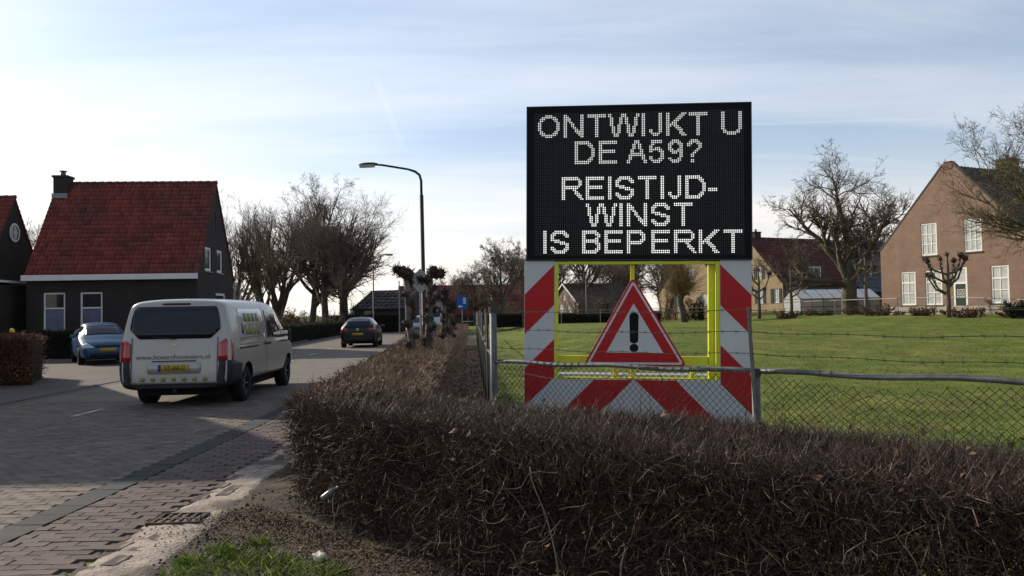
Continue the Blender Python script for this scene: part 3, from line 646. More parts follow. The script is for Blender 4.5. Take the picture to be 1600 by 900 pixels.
hedge('hedge', side_fn, 43, .89, (14000, 52000, 15000, 5000, 0), .0040, 12, 'low clipped brown hedge running along the road behind the foreground hedge', stems=(200, .012), leaves=3500, tl=.95, s_density=near_first, mats=(bark('road_hedge_twig', (.150, .090, .056), .7, .3, .55), pale_m, leaf_m))

# ------------------------------------------------------------------ houses
def wall(parent, p0, p1, outline, openings, mat, name='wall', reveal=.12, z=0.):
    """p0->p1: base line, left to right seen from outside; outline convex in (u,z); openings (u0,u1,z0,z1)"""
    p0, p1 = Vector((*p0, z)), Vector((*p1, z)); d = p1-p0; rz = math.atan2(d.y, d.x)
    zs = sorted(set([round(q[1], 4) for q in outline]+[round(v, 4) for o in openings for v in o[2:4]]))
    def ext(zz):
        xs_ = []
        for i in range(len(outline)):
            a, c = outline[i], outline[(i+1) % len(outline)]
            if abs(a[1]-c[1]) < 1e-6:
                if abs(a[1]-zz) < 1e-4: xs_ += [a[0], c[0]]
            elif min(a[1], c[1])-1e-6 <= zz <= max(a[1], c[1])+1e-6: xs_.append(a[0]+(c[0]-a[0])*(zz-a[1])/(c[1]-a[1]))
        return min(xs_), max(xs_)
    b = MB()
    for za, zb_ in zip(zs, zs[1:]):
        (l0, r0), (l1, r1) = ext(za), ext(zb_); cuts = sorted((o[0], o[1]) for o in openings if o[2] < zb_-1e-5 and o[3] > za+1e-5)
        e0, e1 = l0, l1
        for c0, c1 in cuts+[(None, None)]:
            f0, f1 = (r0, r1) if c0 is None else (c0, c0)
            b.add([(e0, 0, za), (f0, 0, za), (f1, 0, zb_), (e1, 0, zb_)], [(0, 1, 2, 3)]); e0 = e1 = c1
    for u0, u1, z0, z1 in openings:
        for q in (((u0, z0), (u0, z1)), ((u0, z1), (u1, z1)), ((u1, z1), (u1, z0)), ((u1, z0), (u0, z0))):
            (a, c), (e, f) = q; b.add([(a, 0, c), (e, 0, f), (e, reveal, f), (a, reveal, c)], [(0, 1, 2, 3)])
    o = b.build(name, mat, parent, tuple(p0), rz); return o
def window(parent, w, u0, u1, z0, z1, cols, rows, frame_m, pane_m, fw=.07, bw=.035, thick_row=None, sill=None, name='window', y=.05):
    """rows: relative heights from the bottom; thick_row: index of the bar that is a heavy transom; w: the wall object"""
    W_ = empty_mesh = MB(); b = MB()
    b.box(u0, u0+fw, y, y+.06, z0, z1); b.box(u1-fw, u1, y, y+.06, z0, z1); b.box(u0+fw, u1-fw, y, y+.06, z0, z0+fw); b.box(u0+fw, u1-fw, y, y+.06, z1-fw, z1)
    iu0, iu1, iz0, iz1 = u0+fw, u1-fw, z0+fw, z1-fw; tot = sum(rows); zc = iz0; edges = [iz0]
    for rr in rows[:-1]: zc += (iz1-iz0)*rr/tot; edges.append(zc)
    edges.append(iz1)
    for i in range(1, len(edges)-1):
        t = bw*1.9 if thick_row == i else bw; b.box(iu0, iu1, y+.004, y+.05, edges[i]-t/2, edges[i]+t/2)
    cu = [iu0+(iu1-iu0)*k/cols for k in range(cols+1)]
    for i in range(len(edges)-1):
        for c in cu[1:-1]:
            b.box(c-bw/2, c+bw/2, y+.008, y+.045, edges[i]+bw/2, edges[i+1]-bw/2)
    o = b.build(name, frame_m, parent, tuple(w.location), w.rotation_euler[2])
    for i in range(len(edges)-1):
        for a, c in zip(cu, cu[1:]):
            pm = pane_m if not callable(pane_m) else pane_m(i)
            me = bpy.data.meshes.new('pane'); me.from_pydata([(a, y+.03, edges[i]), (c, y+.03, edges[i]), (c, y+.03, edges[i+1]), (a, y+.03, edges[i+1])], [], [(0, 1, 2, 3)]); me.update(); link('pane', me, pm, o)
    if sill: MB().box(u0-.05, u1+.05, -.06, y+.02, z0-.07, z0-.005).build('sill', sill, o)
    return o
def slope(parent, e0, e1, r0, r1, mat, tw=.2, th=.27, name='roof', kind=None, thick=.05, seed=0):
    """tiled roof slope: e0,e1 eave ends (left,right seen from outside), r0,r1 ridge ends"""
    e0, e1, r0, r1 = map(Vector, (e0, e1, r0, r1)); a = (e1-e0).normalized(); up = (r0-e0)-a*(r0-e0).dot(a); Ls = up.length; up.normalize(); n = a.cross(up)
    root = MB().add([e0-n*.01, e1-n*.01, r1-n*.01, r0-n*.01, e0-n*thick, e1-n*thick, r1-n*thick, r0-n*thick], [(0, 1, 2, 3), (7, 6, 5, 4), (0, 4, 5, 1), (1, 5, 6, 2), (2, 6, 7, 3), (3, 7, 4, 0)]).build(name, mat, parent)
    nc = max(1, round((e1-e0).length/tw)); nr = max(1, round(Ls/th)); tw = (e1-e0).length/nc; th = Ls/nr
    prof = [(0, .010), (.22, .056), (.45, .048), (.68, .004), (1.0, .008)]; rr = np.random.RandomState(seed)
    V = []; F = []; k = len(prof)
    skewL = (r0-e0).dot(a); 
    for j in range(nr):
        for i in range(nc):
            b0 = j*th-.02; b1 = (j+1)*th+.01; base = len(V); jit = rr.normal(0, .003)
            for s, lift in ((b0, .028), (b0, 0), (b1, 0)):
                pass
            for (s, ex) in ((b0, -1), (b0, .038+jit), (b1, .0)):
                for px_, pn in prof:
                    off = pn+ex if ex >= 0 else .0
                    V.append(e0+a*((i+px_)*tw+skewL*s/Ls)+up*s+n*off)
            for row in range(2):
                for q in range(k-1): F.append((base+row*k+q, base+row*k+q+1, base+(row+1)*k+q+1, base+(row+1)*k+q))
    o = link('roof_tiles', fast_mesh('roof_tiles', np.array([tuple(v) for v in V]), np.array(F)), mat, root); o['kind'] = 'stuff'
    return root
def house(name, loc, rz, L, Dp, eave, ridge, walls_m, roof_m, label, front=(), right=(), left=(), back=(), over=.25, verge=.12, tiles=(.2, .27), group=None, tile_sides=(1, 1), ridge_m=None):
    """local x along the ridge, front wall at y=0 facing -y; returns root and the four walls"""
    root = empty(name, loc, rz, label, 'house', group); w = {}
    w['front'] = wall(root, (0, 0), (L, 0), [(0, 0), (L, 0), (L, eave), (0, eave)], front, walls_m)
    w['back'] = wall(root, (L, Dp), (0, Dp), [(0, 0), (L, 0), (L, eave), (0, eave)], back, walls_m)
    g_ = [(0, 0), (Dp, 0), (Dp, eave), (Dp/2, ridge), (0, eave)]
    w['right'] = wall(root, (L, 0), (L, Dp), g_, right, walls_m); w['left'] = wall(root, (0, Dp), (0, 0), g_, left, walls_m)
    k = (ridge-eave)/(Dp/2); ez = eave-over*k+.06; rzz = ridge+.06
    slope(root, (-verge, -over, ez), (L+verge, -over, ez), (-verge, Dp/2, rzz), (L+verge, Dp/2, rzz), roof_m, *tiles, seed=1)
    slope(root, (L+verge, Dp+over, ez), (-verge, Dp+over, ez), (L+verge, Dp/2, rzz), (-verge, Dp/2, rzz), roof_m, *tiles, seed=2)
    n = int(L/.36); rb = MB()
    for i in range(n+1):
        x0 = -verge+(L+2*verge)*i/(n+1); x1 = -verge+(L+2*verge)*(i+1)/(n+1)+.02; rb.tube([(x0, Dp/2, rzz+.025), (x1, Dp/2, rzz+.04)], [.085, .098], 8)
    o = rb.build('ridge_tiles', ridge_m or roof_m, root); o['kind'] = 'stuff'
    return root, w
def chimney(root, x, y, z0, z1, a, b_, mat, lead=None):
    c = MB(); c.box(x-a/2, x+a/2, y-b_/2, y+b_/2, z0, z1); c.box(x-a/2-.05, x+a/2+.05, y-b_/2-.05, y+b_/2+.05, z1+.001, z1+.10)
    o = c.build('chimney', mat, root)
    p = MB(); p.tube([(x, y, z1+.101), (x, y, z1+.28)], .11, 10); p.tube([(x, y, z1+.32), (x, y, z1+.35)], .17, 10); p.tube([(x, y, z1+.28), (x, y, z1+.32)], .04, 6)
    p.build('chimney_pot', M('pot', (.10, .10, .10), .7), o)
    return o
white = M('white_paint', (.72, .72, .70), .5, .06, 3); dkglass = glassmat('dark_glass', (.025, .03, .036)); lace = M('net_curtain', (.30, .31, .33), .25, .5, 5, spec=.6)
dkbrick = brickmat('dark_brick', (.034, .025, .023), (.026, .020, .018), (.055, .050, .046), .22, .066, .010)
redtile = M('red_pantile', (.20, .044, .035), .75, .22, 1.3, isl=.28, col2=(.115, .042, .034), lo=.45, hi=.68)
rt2 = M('red_ridge_tile', (.10, .040, .034), .8, .25, 3, isl=.2)
bluecur = M('blue_blind', (.10, .12, .19), .35, .25, 3, spec=.5)
FW = [(.70, 1.62, 1.05, 2.75), (2.24, 3.18, 1.05, 2.75)]
GW = [(1.1, 2.1, 3.68, 4.78), (2.9, 3.85, 3.68, 4.78), (2.7, 4.35, 1.15, 2.72), (2.62, 2.80, 5.55, 6.5)]
HAo, w = house('house', (-20.96, 34.5, 0), R_(4), 7.2, 5.6, 3.52, 7.85, dkbrick, redtile, 'dark brick house with steep red tiled roof and white gutter board', FW, GW, tiles=(.19, .25), ridge_m=rt2, over=.16, verge=.05)
for i, q in enumerate(FW): window(HAo, w['front'], *q, 1, [1.55, 1], white, (lambda i: bluecur if i == 0 else dkglass), .08, .06, sill=M('stone_sill', (.2, .2, .19), .8))
for q in GW[:3]: window(HAo, w['right'], *q, 1, [1], white, dkglass, .12, sill=MATS['stone_sill'])
window(HAo, w['right'], *GW[3], 1, [1], white, dkglass, .05)
MB().box(-.10, 7.28, -.26, -.165, 3.26, 3.50).build('gutter_board', white, HAo)
MB().tube([(7.25, 5.72, .1), (7.25, 5.72, 3.3)], .04, 8).build('downpipe', M('zinc', (.25, .26, .27), .5, .1, metal=.5), HAo)
chimney(HAo, .32, 2.6, 6.9, 8.15, .62, .62, dkbrick)
MB().box(-.02, .66, 2.2, 2.275, 7.18, 7.40).build('lead_flashing', M('lead', (.22, .23, .25), .5, .2, 8), HAo)
# second house on the far left with a round attic window in its gable
HB, w = house('house', (-31.6, 33.4, 0), R_(4), 9.0, 5.2, 3.2, 7.15, dkbrick, redtile, 'second dark brick house with round attic window, cut off by the left edge', (), (), tiles=(.19, .25), ridge_m=rt2, over=.16, verge=.05)
b = MB(); n = 20
for k in range(n):
    a0, a1 = 2*math.pi*k/n, 2*math.pi*(k+1)/n
    for p in [[(.44, a0), (.44, a1), (.34, a1), (.34, a0)]]:
        b.add([(2.6+r_*math.cos(a), -.03, 5.6+r_*math.sin(a)) for r_, a in p], [(0, 1, 2, 3)])
b.box(2.58, 2.62, -.03, -.005, 5.26, 5.94); b.box(2.26, 2.575, -.028, -.004, 5.585, 5.615); b.box(2.625, 2.94, -.028, -.004, 5.585, 5.615)
rw = b.build('round_window', white, HB, tuple(w['right'].location), w['right'].rotation_euler[2])
me = bpy.data.meshes.new('pane'); me.from_pydata([(2.6+.36*math.cos(2*math.pi*k/n), -.002, 5.6+.36*math.sin(2*math.pi*k/n)) for k in range(n)], [], [tuple(range(n))]); me.update(); link('pane', me, dkglass, rw)
AX = empty('annex', (-27.6, 33.1, 0), R_(4), 'low flat roofed dark brick annex with white roof edge between the two left houses', 'annex')
aw = wall(AX, (0, 0), (6.0, 0), [(0, 0), (6.0, 0), (6.0, 3.1), (0, 3.1)], [(3.2, 5.85, 1.5, 2.28)], dkbrick)
wall(AX, (6.0, 0), (6.0, 3), [(0, 0), (3, 0), (3, 3.1), (0, 3.1)], [], dkbrick)
window(AX, aw, 3.2, 5.85, 1.5, 2.28, 2, [1], white, dkglass, .08, .07)
MB().add([(-.1, -.05, 3.12), (6.05, -.05, 3.30), (6.05, 3, 3.30), (-.1, 3, 3.12), (-.1, -.05, 3.0), (6.05, -.05, 3.20), (6.05, 3, 3.2), (-.1, 3, 3.0)], [(0, 1, 2, 3), (0, 4, 5, 1), (1, 5, 6, 2)]).build('roof_edge', white, AX)
# house outside the left edge of the picture whose shadow lies across the road
HC, w = house('house', (-24.2, 13.0, 0), R_(1), 8.0, 10.0, 4.4, 9.6, dkbrick, redtile, 'dark brick house beside the driveway shading the road', [(1, 2, 1, 2.7), (5, 6, 1, 2.7)], [(1.2, 2.2, 1, 2.6), (3.6, 4.6, 1, 2.6)], tiles=(.4, .5), ridge_m=rt2)
for q in [(1, 2, 1, 2.7), (5, 6, 1, 2.7)]: window(HC, w['front'], *q, 1, [1.5, 1], white, dkglass)
for q in [(1.2, 2.2, 1, 2.6), (3.6, 4.6, 1, 2.6)]: window(HC, w['right'], *q, 1, [1.5, 1], white, dkglass)

# farmhouse: its gable faces us and the low sun
brownbrick = brickmat('farm_brick', (.25, .145, .094), (.20, .118, .080), (.23, .18, .14), .22, .068, .012, var=.24)
darktile = M('dark_pantile', (.026, .026, .032), .55, .2, 2, isl=.3, spec=.5)
FG = .96
root = empty('farmhouse', (26.9, 41.1, FG), math.atan2(.4472, .8944), 'brown brick farmhouse gable with white windows and green door, behind pollard tree', 'house'); Dp = 9.2; L = 15.0
ops = [(1.37, 2.35, .60, 2.60), (2.98, 4.03, .58, 2.60), (4.73, 5.54, .04, 2.66), (6.88, 7.86, .62, 2.66), (2.79, 3.80, 3.47, 5.35), (5.45, 6.45, 3.50, 5.33)]
EA, RI = 3.98, 8.52
wg = wall(root, (0, Dp), (0, 0), [(0, 0), (Dp, 0), (Dp, EA), (Dp/2+.28, RI), (Dp/2-.28, RI), (0, EA)], ops, brownbrick, reveal=.10)
wall(root, (0, 0), (L, 0), [(0, 0), (L, 0), (L, EA-1.3), (0, EA-1.3)], [], brownbrick)
wall(root, (L, Dp), (0, Dp), [(0, 0), (L, 0), (L, EA), (0, EA)], [], brownbrick)
wall(root, (L, 0), (L, Dp), [(0, 0), (Dp, 0), (Dp, EA), (Dp/2, RI), (0, EA)], [], brownbrick)
k = (RI-EA)/(Dp/2)
slope(root, (.22, -.5, EA-.5*k), (L, -.5, EA-.5*k), (.22, Dp/2, RI-.02), (L, Dp/2, RI-.02), darktile, .3, .36, seed=5)
slope(root, (L, Dp+.2, EA-.2*k), (.22, Dp+.2, EA-.2*k), (L, Dp/2, RI-.02), (.22, Dp/2, RI-.02), darktile, .3, .36, seed=6)
cop = M('verge_coping', (.075, .062, .055), .8, .25, 6)
b = MB(); b.bar((.11, -.06, EA-.02), (.11, Dp/2-.3, RI+.07), .26, .09); b.build('coping', cop, root)
b = MB(); b.bar((.11, Dp+.06, EA-.02), (.11, Dp/2+.3, RI+.07), .26, .09); b.build('coping', cop, root)
b = MB(); b.box(-.03, .30, Dp/2-.30, Dp/2+.30, RI-.25, RI+.12); b.box(-.06, .33, Dp/2-.24, Dp/2+.24, RI+.121, RI+.21); b.build('gable_cap', M('cap_brick', (.19, .10, .075), .85, .2, 6), root, bevel=.03)
MB().box(-.035, -.002, .0, Dp, .0, .52).build('plinth', M('plinth_render', (.36, .31, .25), .9, .25, 2), root)
sill_m = M('farm_sill', (.12, .10, .085), .85, .2, 5)
cream = M('cream_paint', (.78, .76, .68), .5, .05, 3); cur = M('curtain_glass', (.46, .46, .44), .22, .25, 3.5, spec=.6); cur2 = M('shaded_curtain_glass', (.26, .28, .30), .18, .4, 3.5, spec=.6)
for q in ops[:2]+[ops[3]]: window(root, wg, *q, 2, [1, 1, .95], cream, cur, .09, .045, thick_row=2, sill=sill_m, y=.03)
for q in ops[4:]: window(root, wg, *q, 3, [1, 1, 1], cream, cur, .08, .04, sill=sill_m, y=.03)
dr = ops[2]; green = M('door_green', (.012, .030, .020), .4, .1, 4, spec=.5)
o = MB(); o.box(dr[0], dr[0]+.10, .0, .07, dr[2], dr[3]); o.box(dr[1]-.10, dr[1], 0, .07, dr[2], dr[3]); o.box(dr[0]+.10, dr[1]-.10, 0, .07, dr[3]-.10, dr[3]); o.box(dr[0]+.10, dr[1]-.10, 0, .07, 1.74, 1.84)
dfo = o.build('door', cream, root, tuple(wg.location), wg.rotation_euler[2])
MB().box(dr[0]+.10, dr[1]-.10, .03, .06, 1.84, dr[3]-.10).build('fanlight', cur, dfo)
MB().box(dr[0]+.10, dr[1]-.10, .03, .065, dr[2], 1.74).build('door_leaf', green, dfo)
for i in range(3):
    for j in range(2):
        u = dr[0]+.17+i*.17; z_ = 1.02+j*.24; MB().box(u, u+.13, .018, .03, z_, z_+.18).build('door_pane', cream, dfo); MB().box(u+.025, u+.105, .012, .0175, z_+.03, z_+.15).build('glass', dkglass, dfo)
chm = chimney(root, 5.2, Dp/2-.2, RI-.7, RI+.55, 1.0, .8, M('yellow_brick', (.16, .125, .055), .9, .3, 4))

# far tan house with red roof, and the dark barn roof attached behind it
tan = brickmat('tan_brick', (.34, .25, .14), (.30, .215, .12), (.30, .23, .15), .22, .065, .010, var=.2)
shut = M('shutter', (.018, .026, .026), .6); maroon = M('maroon_tile', (.090, .028, .022), .7, .3, 1.5, isl=.3); slate = M('slate_blue', (.030, .042, .062), .5, .25, 1, isl=.25, spec=.5); greywall = M('grey_wall', (.10, .095, .095), .9, .2, 2)
t0 = (25.4, 75.0); TG = 1.15; ux, uy = Vector((.8944, .4472, 0)), Vector((-.4472, .8944, 0))
TH = empty('house', (*t0, TG), math.atan2(.4472, .8944), 'tan brick house with dark shutters and red dormered roof behind greenhouse', 'house'); Dp = 9.2; L = 9.5; EA, RI = 2.7, 7.4
tops = [(8.0, 8.7, .85, 2.2), (5.9, 6.6, .85, 2.2), (5.85, 6.5, 3.2, 4.4), (2.6, 3.3, .85, 2.2)]
tw_ = wall(TH, (0, Dp), (0, 0), [(0, 0), (Dp, 0), (Dp, EA), (Dp/2, RI), (0, EA)], tops, tan)
wall(TH, (0, 0), (L, 0), [(0, 0), (L, 0), (L, EA), (0, EA)], [(6.2, 7.4, 1.3, 2.1)], greywall, 'side_wall')  # shade of this side put into a grey wall colour; gable and back stay tan
wall(TH, (L, Dp), (0, Dp), [(0, 0), (L, 0), (L, EA), (0, EA)], [], tan)
for q in tops:
    wo = window(TH, tw_, *q, 2, [1, 1, 1], white, cur, .06, .03)
    for s in (-1, 1):
        u = q[0]-.36 if s < 0 else q[1]+.02; MB().box(u, u+.34, -.04, -.002, q[2], q[3]).build('shutter', shut, wo)
sw = empty('w', (0, 0, 0)); bpy.data.objects.remove(sw)
wo = MB(); wo.box(6.2, 7.4, .02, .06, 1.3, 1.38); wo.box(6.2, 7.4, .02, .06, 2.02, 2.1); wo.box(6.2, 6.28, .02, .06, 1.38, 2.02); wo.box(7.32, 7.4, .02, .06, 1.38, 2.02); wo = wo.build('window', white, TH)
MB().box(6.28, 7.32, .035, .05, 1.38, 2.02).build('pane', dkglass, wo); MB().box(5.55, 6.18, -.05, -.003, 1.25, 2.15).build('shutter', shut, wo); MB().box(7.42, 8.05, -.05, -.003, 1.25, 2.15).build('shutter', shut, wo)
k = (RI-EA)/(Dp/2)
slope(TH, (-.1, -.3, EA-.3*k+.05), (L, -.3, EA-.3*k+.05), (-.1, Dp/2, RI+.05), (L, Dp/2, RI+.05), maroon, .35, .45, seed=7)
slope(TH, (L, Dp+.3, EA-.3*k+.05), (-.1, Dp+.3, EA-.3*k+.05), (L, Dp/2, RI+.05), (-.1, Dp/2, RI+.05), maroon, .35, .45, seed=8)
b = MB(); b.add([(3.0, .55, 3.1), (5.6, .55, 3.1), (5.6, .55, 4.35), (3.0, .55, 4.35), (3.0, 1.75, 4.35), (5.6, 1.75, 4.35)], [(0, 1, 2, 3), (0, 3, 4), (1, 5, 2), (3, 2, 5, 4)])
dm = b.build('dormer', white, TH)
for u in (3.9, 4.75): MB().box(u, u+.72, .52, .549, 3.25, 4.2).build('pane', dkglass, dm)
MB().box(2.9, 5.7, .40, 1.9, 4.36, 4.44).build('dormer_roof', greywall, dm)
chimney(TH, 1.2, Dp/2, RI-.4, RI+.5, .8, .6, dkbrick)
BN = empty('barn', tuple(Vector((*t0, TG))+ux*9.55), math.atan2(.4472, .8944), 'barn with big dark blue roof and pale stripes behind bare walnut tree', 'barn'); L = 13
wall(BN, (0, 0), (L, 0), [(0, 0), (L, 0), (L, 1.9), (0, 1.9)], [], greywall); wall(BN, (L, 0), (L, Dp), [(0, 0), (Dp, 0), (Dp, EA), (Dp/2, RI-.2), (0, EA-.3)], [], greywall); wall(BN, (L, Dp), (0, Dp), [(0, 0), (L, 0), (L, EA), (0, EA)], [], greywall)
slope(BN, (0, -.9, EA-.9*k), (L, -.9, EA-.9*k), (0, Dp/2, RI), (L-1.8, Dp/2, RI), slate, .5, .6, seed=9)
slope(BN, (L, Dp+.3, EA-.3*k), (0, Dp+.3, EA-.3*k), (L-1.8, Dp/2, RI), (0, Dp/2, RI), slate, .5, .6, seed=10)
nrm = Vector((0, -(RI-EA), Dp/2)).normalized()
for xa, xb in ((3.2, 4.0), (8.6, 9.4)):
    p0, p1 = Vector((xa-2.0, Dp/2-.4, RI-.4*k)), Vector((xb+2.6, -.2, EA-.2*k)); MB().bar(p0+nrm*.10, p1+nrm*.10, .55, .03).build('roof_light_strip', M('pale_sheet', (.25, .32, .38), .5, .2, 3), BN)

# far buildings down the road
farbrick = brickmat('far_dark_brick', (.085, .062, .05), (.07, .052, .044), (.07, .06, .05), .22, .066, .01)
greytile = M('grey_tile', (.055, .055, .058), .7, .25, 1.5, isl=.2)
FH, w = house('house', (-14.7, 74.5, 0), R_(-20), 5.2, 6.4, 2.2, 3.7, farbrick, greytile, 'low dark house with grey roof beyond the black car', [(1, 2, .9, 1.9)], [(1.0, 1.9, .9, 1.9), (3.0, 3.9, .9, 1.9), (4.9, 5.8, .9, 1.9)], tiles=(.6, .7), over=.5)
for q in [(1.0, 1.9, .9, 1.9), (3.0, 3.9, .9, 1.9), (4.9, 5.8, .9, 1.9)]: window(FH, w['right'], *q, 1, [1], white, dkglass)
window(FH, w['front'], 1, 2, .9, 1.9, 1, [1], white, dkglass)
redroof = M('brick_red_roof', (.15, .045, .035), .75, .25, .8, isl=.15)
RB, w = house('house', (-14.2, 98.0, 0), R_(3), 22.0, 9.0, 1.6, 5.0, farbrick, redroof, 'long low building with dull red roof far down the road', [(3, 4.5, .5, 1.4), (8, 9.5, .5, 1.4), (15, 17, .5, 1.4)], (), tiles=(.8, .9), over=.4)
for q in [(3, 4.5, .5, 1.4), (8, 9.5, .5, 1.4), (15, 17, .5, 1.4)]: window(RB, w['front'], *q, 2, [1], white, dkglass)
for k_ in range(2): MB().box(1.2+k_*2.2, 3.2+k_*2.2, .95, 1.05, 2.2, 4.2).build('solar_panel', M('solar_panel', (.22, .30, .38), .2, .1, 2, spec=.8), RB).rotation_euler = (0, 0, 0)
WH, w = house('house', (7.6, 92, .4), R_(24), 8.0, 7.0, 2.1, 4.3, M('pinkish_brick', (.17, .12, .10), .9, .2, 2), M('far_brown_roof', (.10, .075, .062), .8, .25, 1.5, isl=.2), 'low brown roofed house seen through the yellow sign frame', [(3, 4, .8, 1.9)], [], left=[(2.2, 3.2, .9, 2), (4.3, 5.3, .9, 2), (3.2, 3.8, 2.5, 3.2)], tiles=(.5, .6))
for q in [(2.2, 3.2, .9, 2), (4.3, 5.3, .9, 2), (3.2, 3.8, 2.5, 3.2)]: window(WH, w['left'], *q, 2, [1, 1], white, cur)
for s in (-1, 1): b = MB(); b.bar((-.2, 3.5-3.9*s, 1.85), (-.2, 3.5, 4.4), .1, .16); b.build('barge_board', white, WH)
TB = empty('house', (17.0, 64.0, .85), math.atan2(.4472, .8944), 'tan gabled house behind yellow willow, partly hidden by sign post', 'house'); Dp = 8.6; EA, RI = 2.3, 6.3
tops = [(4.0, 4.9, 3.0, 4.2), (5.8, 6.6, .8, 2.0), (2.3, 3.1, .8, 2.0)]
tb = wall(TB, (0, Dp), (0, 0), [(0, 0), (Dp, 0), (Dp, EA), (Dp/2, RI), (0, EA)], tops, tan); k = (RI-EA)/(Dp/2)
for q in tops: window(TB, tb, *q, 2, [1, 1], white, cur, .06, .04)
slope(TB, (-.1, -.3, EA-.3*k+.05), (2.9, -.3, EA-.3*k+.05), (-.1, Dp/2, RI+.05), (2.9, Dp/2, RI+.05), greytile, .5, .6, seed=11); slope(TB, (2.9, Dp+.3, EA-.3*k+.05), (-.1, Dp+.3, EA-.3*k+.05), (2.9, Dp/2, RI+.05), (-.1, Dp/2, RI+.05), greytile, .5, .6, seed=12)
wall(TB, (0, 0), (2.8, 0), [(0, 0), (2.8, 0), (2.8, EA), (0, EA)], [], greywall)

# greenhouse
GH = empty('greenhouse', (20.9, 58.0, .97), R_(4), 'small glass greenhouse with pale sloping roof panes beside big tree', 'greenhouse')
gfr = M('greenhouse_frame', (.09, .10, .10), .6, .1, metal=.3); gp = clearglass('greenhouse_glass', (.88, .90, .88), .18); Lg, Dg, ge, gk = 6.0, 3.0, 1.18, 1.9
fr_ = MB(); nb = 7
for i in range(nb+1):
    x = Lg*i/nb; fr_.bar((x, 0, 0), (x, 0, ge), .04, .04); fr_.bar((x, 0, ge), (x, Dg/2, gk), .04, .04); fr_.bar((x, Dg/2, gk), (x, Dg, ge), .04, .04); fr_.bar((x, Dg, 0), (x, Dg, ge), .04, .04)
for y_, z_ in ((0, ge), (Dg/2, gk), (Dg, ge), (0, .05), (0, .6)): fr_.bar((0, y_, z_), (Lg, y_, z_), .05, .05)
for x in (0, Lg): fr_.bar((x, 0, ge), (x, Dg, ge), .04, .04)
fr_.build('frame', gfr, GH)
gp2 = M('roof_glass', (.42, .45, .46), .18, .15, 2, spec=.7)
def quad(name, pts, mat, parent):
    me = bpy.data.meshes.new(name); me.from_pydata(pts, [], [tuple(range(len(pts)))]); me.update(); return link(name, me, mat, parent)
for i in range(nb):
    x0, x1 = Lg*i/nb+.02, Lg*(i+1)/nb-.02
    quad('roof_pane', [(x0, 0, ge+.01), (x1, 0, ge+.01), (x1, Dg/2, gk+.01), (x0, Dg/2, gk+.01)], gp2, GH); quad('roof_pane', [(x1, Dg, ge+.01), (x0, Dg, ge+.01), (x0, Dg/2, gk+.01), (x1, Dg/2, gk+.01)], gp2, GH)
    quad('wall_pane', [(x0, .0, .05), (x1, .0, .05), (x1, .0, ge), (x0, .0, ge)], gp, GH); quad('wall_pane', [(x0, Dg, .05), (x1, Dg, .05), (x1, Dg, ge), (x0, Dg, ge)], gp, GH)
for x in (0, Lg): quad('end_pane', [(x, Dg, .05), (x, 0, .05), (x, 0, ge), (x, Dg/2, gk), (x, Dg, ge)], gp, GH)

